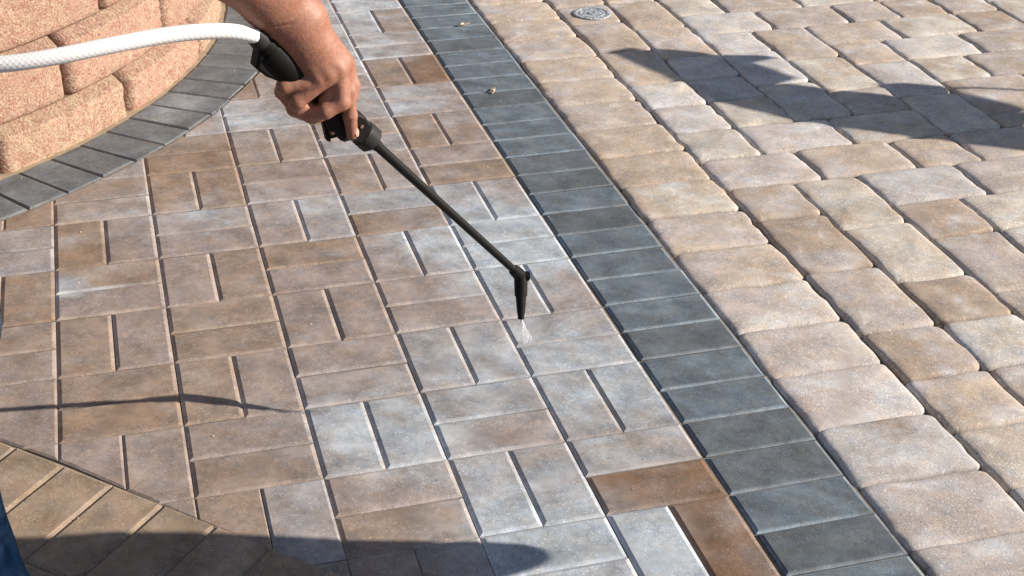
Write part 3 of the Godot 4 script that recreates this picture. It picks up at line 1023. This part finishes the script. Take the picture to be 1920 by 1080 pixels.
# ==================================================================== bodies: distance fields meshed as surface nets
# groups: {c: [[a, b, ra, rb], ...], k: blend inside the group, j: blend with what is already there}
func body_mesh(groups: Array, cell: float, tint: Callable) -> ArrayMesh:
	var lo := Vector3.ONE * 1e9
	var hi := -lo
	for g in groups:
		for c in g.c:
			var r := maxf(c[2], c[3])
			for p in [c[0], c[1]]:
				lo = lo.min(p - Vector3.ONE * r)
				hi = hi.max(p + Vector3.ONE * r)
	lo -= Vector3.ONE * cell * 3.0
	hi += Vector3.ONE * cell * 3.0
	var n := Vector3i(((hi - lo) / cell).ceil()) + Vector3i.ONE
	var nx := n.x
	var nxy := n.x * n.y
	var f := PackedFloat32Array()
	f.resize(nxy * n.z)
	f.fill(1.0)
	for g in groups:
		var own := {}
		var gk: float = g.k
		var gj: float = g.j
		for c in g.c:
			var a: Vector3 = c[0]
			var ba: Vector3 = c[1] - a
			var ra: float = c[2]
			var dr: float = c[3] - ra
			var l2 := maxf(ba.length_squared(), 1e-9)
			var mr := maxf(ra, c[3]) + maxf(gk, gj) + cell * 2.0
			var b0 := Vector3i(((a.min(c[1]) - Vector3.ONE * mr - lo) / cell).floor()).clamp(Vector3i.ZERO, n - Vector3i.ONE)
			var b1 := Vector3i(((a.max(c[1]) + Vector3.ONE * mr - lo) / cell).ceil()).clamp(Vector3i.ZERO, n - Vector3i.ONE)
			for z in range(b0.z, b1.z + 1):
				for y in range(b0.y, b1.y + 1):
					for x in range(b0.x, b1.x + 1):
						var pa := lo + Vector3(x, y, z) * cell - a
						var t := clampf(pa.dot(ba) / l2, 0.0, 1.0)
						var d := (pa - ba * t).length() - (ra + dr * t)
						if d > mr - ra: continue
						var i := x + y * nx + z * nxy
						var o: float = own.get(i, 1.0)
						var h := maxf(gk - absf(o - d), 0.0)
						own[i] = minf(o, d) - h * h / (4.0 * gk)
		for i: int in own:
			var o := f[i]
			var d: float = own[i]
			if g.has("cut"):
				var hc := maxf(gj - absf(o + d), 0.0)
				f[i] = maxf(o, -d) + hc * hc / (4.0 * gj)
				continue
			var h := maxf(gj - absf(o - d), 0.0)
			f[i] = minf(o, d) - h * h / (4.0 * gj)
	# surface nets
	var at := {}
	var verts := PackedVector3Array()
	var norms := PackedVector3Array()
	var cols := PackedColorArray()
	var corner := [0, 1, nx, nx + 1, nxy, nxy + 1, nxy + nx, nxy + nx + 1]
	var cpos := [Vector3(0, 0, 0), Vector3(1, 0, 0), Vector3(0, 1, 0), Vector3(1, 1, 0), Vector3(0, 0, 1), Vector3(1, 0, 1), Vector3(0, 1, 1), Vector3(1, 1, 1)]
	var edges := [[0, 1], [2, 3], [4, 5], [6, 7], [0, 2], [1, 3], [4, 6], [5, 7], [0, 4], [1, 5], [2, 6], [3, 7]]
	for z in n.z - 1:
		for y in n.y - 1:
			for x in n.x - 1:
				var i := x + y * nx + z * nxy
				var v0 := f[i]
				if v0 > cell * 2.5 or v0 < -cell * 2.5: continue
				var neg := 0
				for k in 8:
					if f[i + corner[k]] < 0.0: neg += 1
				if neg == 0 or neg == 8: continue
				var s := Vector3.ZERO
				var cnt := 0
				for e in edges:
					var fa := f[i + corner[e[0]]]
					var fb := f[i + corner[e[1]]]
					if (fa < 0.0) != (fb < 0.0):
						s += (cpos[e[0]] as Vector3).lerp(cpos[e[1]], fa / (fa - fb))
						cnt += 1
				var g := Vector3.ZERO
				for k in 8: g += ((cpos[k] as Vector3) - Vector3.ONE * 0.5) * f[i + corner[k]]
				var p := lo + (Vector3(x, y, z) + s / cnt) * cell
				at[i] = verts.size()
				verts.append(p)
				norms.append(g.normalized())
				cols.append(tint.call(p, g.normalized()))
	var ind := PackedInt32Array()
	var steps := [1, nx, nxy]
	for i: int in at:
		for ax in 3:
			var fa := f[i]
			var fb: float = f[i + steps[ax]]
			if (fa < 0.0) == (fb < 0.0): continue
			var s1: int = steps[(ax + 1) % 3]
			var s2: int = steps[(ax + 2) % 3]
			if not (at.has(i - s1) and at.has(i - s2) and at.has(i - s1 - s2)): continue
			var q := [at[i], at[i - s1], at[i - s1 - s2], at[i - s2]]
			var nn: Vector3 = (verts[q[1]] - verts[q[0]]).cross(verts[q[2]] - verts[q[0]])
			if nn.dot(norms[q[0]] + norms[q[2]]) < 0.0: ind.append_array([q[0], q[1], q[2], q[0], q[2], q[3]])
			else: ind.append_array([q[0], q[2], q[1], q[0], q[3], q[2]])
	var arr := []
	arr.resize(Mesh.ARRAY_MAX)
	arr[Mesh.ARRAY_VERTEX] = verts
	arr[Mesh.ARRAY_NORMAL] = norms
	arr[Mesh.ARRAY_COLOR] = cols
	arr[Mesh.ARRAY_INDEX] = ind
	var mesh := ArrayMesh.new()
	mesh.add_surface_from_arrays(Mesh.PRIMITIVE_TRIANGLES, arr)
	return mesh

# frame of the wand at the grip: along it, towards the viewer's side, and across
const GRIP := Vector3(0.4104, 0.6561, 0.9871)
const WAND_DIR := Vector3(0.6299, -0.7500, -0.2020)

func build_person() -> void:
	var man := base_node("person", Vector3.ZERO)
	tag(man, "person in blue jeans stooping at left, bare right hand holding the wand", "person")
	# right arm, hand and five fingers as one surface
	var arm := [{c = [[Vector3(0.4199, 0.7442, 0.9797), Vector3(0.3899, 0.7826, 0.9877), 0.0215, 0.0270], [Vector3(0.3856, 0.7322, 0.9863), Vector3(0.3628, 0.7669, 0.9951), 0.0205, 0.0270], [Vector3(0.4024, 0.7386, 0.9851), Vector3(0.3763, 0.7749, 0.9919), 0.0225, 0.0300], [Vector3(0.3899, 0.7826, 0.9877), Vector3(0.3315, 0.8383, 0.9855), 0.0270, 0.0340], [Vector3(0.3628, 0.7669, 0.9951), Vector3(0.3121, 0.8217, 0.9956), 0.0270, 0.0340], [Vector3(0.3763, 0.7749, 0.9919), Vector3(0.3214, 0.8301, 0.9909), 0.0300, 0.0380], [Vector3(0.3315, 0.8383, 0.9855), Vector3(0.2619, 0.9094, 0.9768), 0.0340, 0.0380], [Vector3(0.3121, 0.8217, 0.9956), Vector3(0.2619, 0.9094, 0.9768), 0.0340, 0.0380]], k = 0.016, j = 0.004},
		{c = [[Vector3(0.4107, 0.7418, 0.9923), Vector3(0.4627, 0.6783, 0.9862), 0.0250, 0.0145], [Vector3(0.4041, 0.7383, 0.9976), Vector3(0.4507, 0.6734, 0.9989), 0.0260, 0.0140], [Vector3(0.3954, 0.7311, 0.9961), Vector3(0.4367, 0.6680, 1.0034), 0.0250, 0.0130], [Vector3(0.3896, 0.7251, 0.9902), Vector3(0.4235, 0.6654, 1.0034), 0.0235, 0.0118], [Vector3(0.4284, 0.7152, 0.9710), Vector3(0.4640, 0.6582, 0.9532), 0.0230, 0.0140], [Vector3(0.4182, 0.7486, 0.9924), Vector3(0.4106, 0.7396, 0.9921), 0.0215, 0.0230], [Vector3(0.3843, 0.7360, 0.9971), Vector3(0.3921, 0.7274, 0.9932), 0.0205, 0.0220], [Vector3(0.4011, 0.7421, 0.9952), Vector3(0.4009, 0.7376, 0.9949), 0.0225, 0.0235]], k = 0.012, j = 0.016},
		{c = chain([Vector3(0.4636, 0.6778, 0.9851), Vector3(0.4646, 0.6416, 0.9956), Vector3(0.4658, 0.6062, 0.9976), Vector3(0.4681, 0.5760, 0.9945)], [0.0132, 0.0108, 0.0098, 0.008]), k = 0.0045, j = 0.0035},
		{c = chain([Vector3(0.4521, 0.6735, 0.9995), Vector3(0.4531, 0.6304, 1.0079), Vector3(0.4304, 0.6211, 1.0100), Vector3(0.4162, 0.6158, 1.0013)], [0.0134, 0.0114, 0.0112, 0.0104]), k = 0.0045, j = 0.0035},
		{c = chain([Vector3(0.4378, 0.6703, 1.0059), Vector3(0.3932, 0.6388, 1.0087), Vector3(0.3907, 0.6217, 0.9944), Vector3(0.4040, 0.6058, 0.9778)], [0.0128, 0.0112, 0.0102, 0.0092]), k = 0.0045, j = 0.0035},
		{c = chain([Vector3(0.4229, 0.6637, 1.0071), Vector3(0.3777, 0.6597, 1.0054), Vector3(0.3756, 0.6480, 0.9946), Vector3(0.3879, 0.6277, 0.9812)], [0.0118, 0.0106, 0.01, 0.0088]), k = 0.0045, j = 0.0035},
		{c = chain([Vector3(0.4381, 0.7001, 0.9603), Vector3(0.4705, 0.6563, 0.9496), Vector3(0.4782, 0.6327, 0.9557), Vector3(0.4752, 0.6192, 0.9649)], [0.018, 0.0128, 0.0105, 0.0088]), k = 0.0045, j = 0.0100},
		{c = [[Vector3(0.4577, 0.6785, 0.9938), Vector3(0.4520, 0.6754, 1.0005), 0.0125, 0.0125], [Vector3(0.4281, 0.7057, 1.0053), Vector3(0.4513, 0.6787, 1.0052), 0.0070, 0.0090], [Vector3(0.4382, 0.7094, 0.9973), Vector3(0.4626, 0.6834, 0.9918), 0.0070, 0.0090], [Vector3(0.4168, 0.7040, 1.0084), Vector3(0.4365, 0.6744, 1.0104), 0.0065, 0.0085], [Vector3(0.4046, 0.7013, 1.0082), Vector3(0.4225, 0.6698, 1.0110), 0.0065, 0.0080]], k = 0.006, j = 0.006},
		{c = [[Vector3(0.3865, 0.6369, 0.9945), Vector3(0.4147, 0.6102, 0.9910), 0.0130, 0.0140], [Vector3(0.3936, 0.6250, 0.9955), Vector3(0.4259, 0.6101, 0.9898), 0.0120, 0.0120], [Vector3(0.4470, 0.6605, 1.0002), Vector3(0.4342, 0.6318, 0.9989), 0.0100, 0.0110]], k = 0.006, j = 0.004},
		{c = [[Vector3(0.3565, 0.7460, 1.0218), Vector3(0.3715, 0.7495, 1.0248), 0.0012, 0.0014], [Vector3(0.3715, 0.7495, 1.0248), Vector3(0.3912, 0.7526, 1.0237), 0.0014, 0.0003]], k = 0.002, j = 0.003, cut = true}]
	var knuckles := [Vector3(0.4636, 0.6778, 0.9851), Vector3(0.4521, 0.6735, 0.9995), Vector3(0.4378, 0.6703, 1.0059), Vector3(0.4229, 0.6637, 1.0071), Vector3(0.4646, 0.6416, 0.9956), Vector3(0.4531, 0.6304, 1.0079), Vector3(0.3932, 0.6388, 1.0087), Vector3(0.3777, 0.6597, 1.0054)]
	var tips := [Vector3(0.4681, 0.5760, 0.9945), Vector3(0.4162, 0.6158, 1.0013), Vector3(0.4040, 0.6058, 0.9778), Vector3(0.3879, 0.6277, 0.9812)]
	var skin_tint := func(p: Vector3, nn: Vector3) -> Color:
		var c := Color(0.325, 0.160, 0.110)
		var red := 0.0
		for q: Vector3 in knuckles: red += exp(-(p - q).length_squared() / 0.00016)
		for q: Vector3 in tips: red += 0.8 * exp(-(p - q).length_squared() / 0.00010)
		var n1 := noise_a.get_noise_3d(p.x * 38.0, p.y * 38.0, p.z * 38.0)
		var n2 := noise_b.get_noise_3d(p.x * 120.0, p.y * 120.0, p.z * 120.0)
		c = c.lerp(Color(0.33, 0.128, 0.085), clampf(red * 0.35 + n1 * 0.5, 0.0, 0.7))
		c = c.lerp(Color(0.39, 0.225, 0.155), clampf(-n1 * 0.6, 0.0, 0.4))
		return c * (1.0 + n2 * 0.12) * 1.12
	mesh_node("arm", body_mesh(arm, 0.0022, skin_tint), M.skin, man)
	# nail of the straight index finger
	var nail_mesh := SphereMesh.new()
	nail_mesh.radius = 0.5
	nail_mesh.height = 1.0
	var nail_out := Vector3(0.80, 0.10, 0.60).normalized()
	var nail_long := Vector3(0.10, -0.98, 0.0)
	nail_long = (nail_long - nail_out * nail_long.dot(nail_out)).normalized()
	var nail := mesh_node("fingernail", nail_mesh, M.nail, man)
	nail.transform = Transform3D(Basis(nail_out.cross(nail_long) * 0.0105, nail_long * 0.0130, nail_out * 0.0040), Vector3(0.4687, 0.5791, 0.9943) + nail_out * 0.0072)
	# the rest of the figure stands outside the picture, but for the jeans at the left edge
	var skin_plain := func(p: Vector3, nn: Vector3) -> Color:
		var n1 := noise_a.get_noise_3d(p.x * 20.0, p.y * 20.0, p.z * 20.0)
		return Color(0.42, 0.21, 0.145).lerp(Color(0.40, 0.16, 0.12), clampf(0.3 + n1, 0.0, 1.0))
	var head := Vector3(-0.02, 1.42, 1.10)
	var hd := [{c = [[head + Vector3(-0.022, 0.035, 0), head + Vector3(0.012, 0.03, 0), 0.084, 0.080], [head + Vector3(0.03, -0.02, 0), head + Vector3(0.045, -0.075, 0), 0.058, 0.036], [head + Vector3(-0.03, -0.06, 0), Vector3(-0.10, 1.26, 1.10), 0.056, 0.062]], k = 0.03, j = 0.02},
		{c = [[head + Vector3(0.085, 0.018, 0), head + Vector3(0.108, -0.022, 0), 0.009, 0.014], [head + Vector3(0.076, -0.055, -0.018), head + Vector3(0.076, -0.055, 0.018), 0.008, 0.008], [head + Vector3(0.074, 0.036, -0.04), head + Vector3(0.074, 0.036, 0.04), 0.012, 0.012]], k = 0.008, j = 0.012},
		{c = [[head + Vector3(-0.012, 0.03, 0.082), head + Vector3(-0.006, -0.014, 0.082), 0.013, 0.009], [head + Vector3(-0.012, 0.03, -0.082), head + Vector3(-0.006, -0.014, -0.082), 0.013, 0.009]], k = 0.006, j = 0.006}]
	mesh_node("head", body_mesh(hd, 0.007, skin_plain), M.skin, man)
	for s in [-1.0, 1.0]:
		var es := SphereMesh.new()
		es.radius = 0.011
		es.height = 0.022
		var eye := mesh_node("eye", es, M.eye, man)
		eye.position = head + Vector3(0.074, 0.016, 0.03 * s)
	var white := func(_p: Vector3, _n: Vector3) -> Color: return Color(1, 1, 1)
	var hair := [{c = [[head + Vector3(-0.045, 0.05, 0), head + Vector3(0.012, 0.068, 0), 0.078, 0.066], [head + Vector3(-0.06, 0.03, 0), head + Vector3(-0.062, -0.03, 0), 0.062, 0.045]], k = 0.03, j = 0.02}]
	mesh_node("hair", body_mesh(hair, 0.010, white), M.hair, man)
	var left := [{c = [[Vector3(-0.10, 1.15, 0.93), Vector3(0.02, 0.93, 0.86), 0.046, 0.040], [Vector3(0.02, 0.93, 0.86), Vector3(-0.07, 0.70, 0.93), 0.040, 0.027], [Vector3(-0.07, 0.70, 0.93), Vector3(-0.085, 0.62, 0.94), 0.034, 0.030]], k = 0.02, j = 0.01}]
	for i in 4: left.append({c = chain([Vector3(-0.075 + i * 0.005, 0.61, 0.912 + i * 0.019), Vector3(-0.070, 0.57, 0.912 + i * 0.019), Vector3(-0.085, 0.545, 0.914 + i * 0.018)], [0.011, 0.0095, 0.008]), k = 0.005, j = 0.004})
	left.append({c = chain([Vector3(-0.055, 0.66, 0.918), Vector3(-0.03, 0.62, 0.915), Vector3(-0.032, 0.59, 0.92)], [0.014, 0.011, 0.009]), k = 0.006, j = 0.006})
	mesh_node("left_arm", body_mesh(left, 0.006, skin_plain), M.skin, man)
	var shirt_tint := func(p: Vector3, _n: Vector3) -> Color:
		return Color(0.16, 0.17, 0.19) * (1.0 + noise_a.get_noise_3d(p.x * 12.0, p.y * 12.0, p.z * 12.0) * 0.2)
	var shirt := [{c = [[Vector3(-0.40, 0.90, 1.06), Vector3(-0.16, 1.17, 1.01), 0.135, 0.125], [Vector3(-0.40, 0.90, 1.16), Vector3(-0.16, 1.17, 1.19), 0.135, 0.125], [Vector3(-0.13, 1.19, 0.95), Vector3(-0.13, 1.19, 1.25), 0.085, 0.085], [Vector3(-0.13, 1.19, 1.1), Vector3(-0.09, 1.26, 1.1), 0.09, 0.068],
		[Vector3(-0.11, 1.17, 1.27), Vector3(0.03, 1.07, 1.15), 0.072, 0.062], [Vector3(-0.11, 1.17, 0.94), Vector3(-0.03, 1.03, 0.90), 0.072, 0.060]], k = 0.05, j = 0.02}]
	mesh_node("shirt", body_mesh(shirt, 0.014, shirt_tint), M.cloth, man)
	var upper := [{c = [[Vector3(-0.11, 1.17, 1.26), Vector3(0.20, 0.965, 1.0), 0.050, 0.042], [Vector3(0.20, 0.965, 1.0), Vector3(0.2619, 0.9094, 0.9768), 0.042, 0.038]], k = 0.02, j = 0.01}]
	mesh_node("upper_arm", body_mesh(upper, 0.010, skin_plain), M.skin, man)
	var denim := func(p: Vector3, nn: Vector3) -> Color:
		var n1 := noise_a.get_noise_3d(p.x * 16.0, p.y * 9.0, p.z * 16.0)
		var n2 := noise_b.get_noise_3d(p.x * 45.0, p.y * 20.0, p.z * 45.0)
		var c := Color(0.018, 0.046, 0.130).lerp(Color(0.080, 0.165, 0.33), clampf(0.12 + n1 * 1.0 + n2 * 0.4, 0.0, 1.0))
		if p.y < 0.47 and p.z < 1.12: c = c.lerp(Color(0.36, 0.50, 0.66), 0.6)  # light blue of the far knee stands for sunlit denim, put into colour
		return c * 0.36
	var folds := [[Vector3(-0.075, 0.37, 1.345), Vector3(-0.060, 0.34, 1.39), 0.030, 0.026], [Vector3(-0.070, 0.27, 1.385), Vector3(-0.042, 0.245, 1.43), 0.036, 0.030], [Vector3(-0.06, 0.20, 1.38), Vector3(-0.018, 0.17, 1.45), 0.040, 0.036]]
	var jeans := [{c = [[Vector3(-0.42, 0.86, 1.05), Vector3(-0.42, 0.86, 1.19), 0.145, 0.145], [Vector3(-0.40, 0.82, 1.20), Vector3(-0.125, 0.52, 1.38), 0.105, 0.080], [Vector3(-0.125, 0.52, 1.38), Vector3(-0.092, 0.10, 1.40), 0.080, 0.090],
		[Vector3(-0.40, 0.82, 1.03), Vector3(-0.115, 0.372, 1.03), 0.102, 0.082], [Vector3(-0.115, 0.372, 1.03), Vector3(-0.33, 0.12, 1.0), 0.080, 0.078]], k = 0.03, j = 0.02},
		{c = folds, k = 0.012, j = 0.02}]
	mesh_node("jeans", body_mesh(jeans, 0.009, denim), M.cloth, man)
	for e in [Vector3(-0.09, 0.0, 1.39), Vector3(-0.34, 0.0, 1.0)]:
		var sh := [{c = [[e + Vector3(-0.045, 0.05, 0), e + Vector3(0.05, 0.04, 0), 0.05, 0.044], [e + Vector3(0.05, 0.04, 0), e + Vector3(0.13, 0.034, 0.005), 0.046, 0.036], [e + Vector3(-0.03, 0.06, 0), e + Vector3(-0.02, 0.11, 0), 0.046, 0.045]], k = 0.02, j = 0.01}]
		mesh_node("shoe", body_mesh(sh, 0.009, white), M.shoe, man)


func chain(pts: Array, radii: Array) -> Array:
	var out := []
	for i in pts.size() - 1: out.append([pts[i], pts[i + 1], radii[i], radii[i + 1]])
	return out

func build_wand() -> void:
	var o := base_node("spray_wand", Vector3(0.746, 0.186, 0.9074))
	tag(o, "black plastic spray wand with angled nozzle held over the pavers", "spray wand")
	var u := WAND_DIR.normalized()
	var w := Vector3(0.25489, -0.04607, 0.96587)
	w = (w - u * w.dot(u)).normalized()
	var v := w.cross(u)
	var g := GRIP - o.position
	# grip: swells at the rear, waist under the fingers
	var st := new_st()
	var path := []
	var rr := []
	for e in [[-0.090, 0.0150, 0.0], [-0.086, 0.0182, 0.0], [-0.078, 0.0192, 0.0], [-0.0775, 0.0212, -0.001], [-0.060, 0.0220, -0.002], [-0.030, 0.0215, -0.003], [-0.012, 0.0205, -0.003], [0.0, 0.0175, -0.003], [0.012, 0.0155, -0.002], [0.035, 0.0150, -0.002], [0.062, 0.0165, -0.002]]:
		path.append(g + u * e[0] + v * e[2])
		rr.append(e[1])
	tube(st, path, rr, 20)
	mesh_node("grip", st.commit(), M.black, o)
	st = new_st()
	tube(st, [g - u * 0.108, g - u * 0.098, g - u * 0.0895], [0.0128, 0.0150, 0.0150], 18)
	mesh_node("hose_collar", st.commit(), M.grey_plastic, o)
	# rear lobe under the collar
	st = new_st()
	prism(st, PackedVector2Array([Vector2(-0.091, -0.013), Vector2(-0.078, -0.032), Vector2(-0.058, -0.031), Vector2(-0.030, -0.022), Vector2(-0.030, -0.006), Vector2(-0.085, -0.004)]), g, u, v, w, 0.013, 0.004)
	mesh_node("heel", st.commit(), M.black_soft, o)
	# gun body with two screws
	st = new_st()
	prism(st, PackedVector2Array([Vector2(0.0400, -0.0190), Vector2(0.0400, 0.0080), Vector2(0.0612, 0.0105), Vector2(0.0804, 0.0132), Vector2(0.1000, 0.0190), Vector2(0.1152, 0.0164), Vector2(0.1286, 0.0060), Vector2(0.1302, -0.0130), Vector2(0.1184, -0.0156), Vector2(0.1078, -0.0205), Vector2(0.1036, -0.0266), Vector2(0.0964, -0.0289), Vector2(0.0888, -0.0285), Vector2(0.0833, -0.0356), Vector2(0.0718, -0.0292), Vector2(0.0573, -0.0230)]), g, u, v, w, 0.0155, 0.003)
	mesh_node("gun_body", st.commit(), M.black_soft, o)
	for e in [Vector2(0.1052, 0.0049), Vector2(0.0765, -0.0280)]:
		st = new_st()
		var c: Vector3 = g + u * e.x + v * e.y + w * 0.0145
		tube(st, [c, c + w * 0.0018, c + w * 0.0024], [0.0032, 0.0032, 0.0020], 12)
		mesh_node("screw", st.commit(), M.screw, o)
	# trigger in front of the finger
	st = new_st()
	prism(st, PackedVector2Array([Vector2(0.052, -0.024), Vector2(0.066, -0.030), Vector2(0.086, -0.042), Vector2(0.092, -0.040), Vector2(0.080, -0.026), Vector2(0.070, -0.018)]), g, u, v, w, 0.006, 0.002)
	mesh_node("trigger", st.commit(), M.black, o)
	# grey ribbed coupling nut
	st = new_st()
	tube(st, [g + u * 0.1240, g + u * 0.1262, g + u * 0.1430, g + u * 0.1462], [0.0170, 0.0205, 0.0205, 0.0150], 10)
	mesh_node("coupling_nut", st.commit(), M.grey_plastic, o)
	st = new_st()
	var elbow := Vector3(0.7522, 0.2497, 0.8800) - o.position
	var start := g + u * 0.140
	tube(st, [start, start.lerp(elbow, 0.03), start.lerp(elbow, 0.06), start.lerp(elbow, 0.5), elbow], [0.0105, 0.0098, 0.0074, 0.0066, 0.0062], 18)
	mesh_node("lance_tube", st.commit(), M.lance, o)
	# elbow collar, side knuckle and nozzle
	st = new_st()
	var d := (elbow - start).normalized()
	tube(st, [elbow - d * 0.024, elbow - d * 0.021, elbow - d * 0.006, elbow + d * 0.004], [0.0070, 0.0092, 0.0108, 0.0090], 16)
	mesh_node("elbow_collar", st.commit(), M.black, o)
	var nd := (Vector3.ZERO - elbow).normalized()
	st = new_st()
	var side := Vector3(0.9617, 0.0163, 0.274)
	tube(st, [elbow + side * 0.002, elbow + side * 0.0125, elbow + side * 0.0150], [0.0082, 0.0082, 0.0055], 14)
	mesh_node("elbow_knuckle", st.commit(), M.black_soft, o)
	st = new_st()
	tube(st, [elbow - nd * 0.008, elbow - nd * 0.003, elbow + nd * 0.006, elbow + nd * 0.032, elbow + nd * 0.0335, elbow + nd * 0.060, elbow + nd * 0.0615, elbow + nd * 0.070], [0.0070, 0.0102, 0.0112, 0.0104, 0.0088, 0.0066, 0.0058, 0.0052], 18)
	mesh_node("nozzle", st.commit(), M.black, o)

func build_hose() -> void:
	var end := GRIP - WAND_DIR.normalized() * 0.094
	var o := base_node("hose", end)
	tag(o, "white braided hose running left from the rear of the wand", "hose")
	var pts := [end, Vector3(0.3400, 0.7370, 1.0135), Vector3(0.3097, 0.7485, 1.0240), Vector3(0.2690, 0.7547, 1.0346), Vector3(0.2222, 0.7567, 1.0455), Vector3(0.1564, 0.7545, 1.0607), Vector3(0.0922, 0.7490, 1.0686), Vector3(0.0295, 0.7440, 1.0660), Vector3(-0.0326, 0.7420, 1.0496), Vector3(-0.12, 0.735, 1.03), Vector3(-0.22, 0.68, 0.99), Vector3(-0.36, 0.45, 0.86), Vector3(-0.5, 0.12, 0.70), Vector3(-0.66, 0.013, 0.52), Vector3(-0.9, 0.012, 0.35), Vector3(-1.5, 0.012, 0.25)]
	var path := smooth_path(pts, 12)
	for i in path.size(): path[i] -= end
	var rr := []
	for i in path.size(): rr.append(0.0103)
	var st := new_st()
	tube(st, path, rr, 28, true, Color.WHITE, 18.0)
	mesh_node("braided_tube", st.commit(), M.hose, o)

func build_spray() -> void:
	var o := MultiMeshInstance3D.new()
	o.name = "water_spray"
	var mm := MultiMesh.new()
	mm.transform_format = MultiMesh.TRANSFORM_3D
	var sp := SphereMesh.new()
	sp.radius = 0.5
	sp.height = 1.0
	sp.radial_segments = 8
	sp.rings = 4
	mm.mesh = sp
	var count := 900
	mm.instance_count = count
	var r2 := RandomNumberGenerator.new()
	r2.seed = 91
	var dir := Vector3(0.20, -0.86, 0.30).normalized()
	var side := dir.cross(Vector3.RIGHT).normalized()
	var other := dir.cross(side)
	for i in count:
		var t := pow(r2.randf(), 1.8) * 0.042
		var a := r2.randf() * TAU
		var spread := sqrt(r2.randf()) * (0.0015 + t * 0.20)
		var d := (dir * t + side * cos(a) * spread + other * sin(a) * spread)
		var dd := (dir * 0.03 + side * cos(a) * spread + other * sin(a) * spread).normalized()
		var llen := r2.randf_range(0.0010, 0.0026)
		var thick := r2.randf_range(0.0003, 0.0006)
		var x := dd.cross(side).normalized()
		mm.set_instance_transform(i, Transform3D(Basis(x * thick, dd * llen, x.cross(dd) * thick), d))
	o.multimesh = mm
	o.material_override = M.water
	add_child(o)
	o.position = Vector3(0.746, 0.1855, 0.9076)
	tag(o, "short white fan of water spray leaving the nozzle tip", "water spray", "", "stuff")
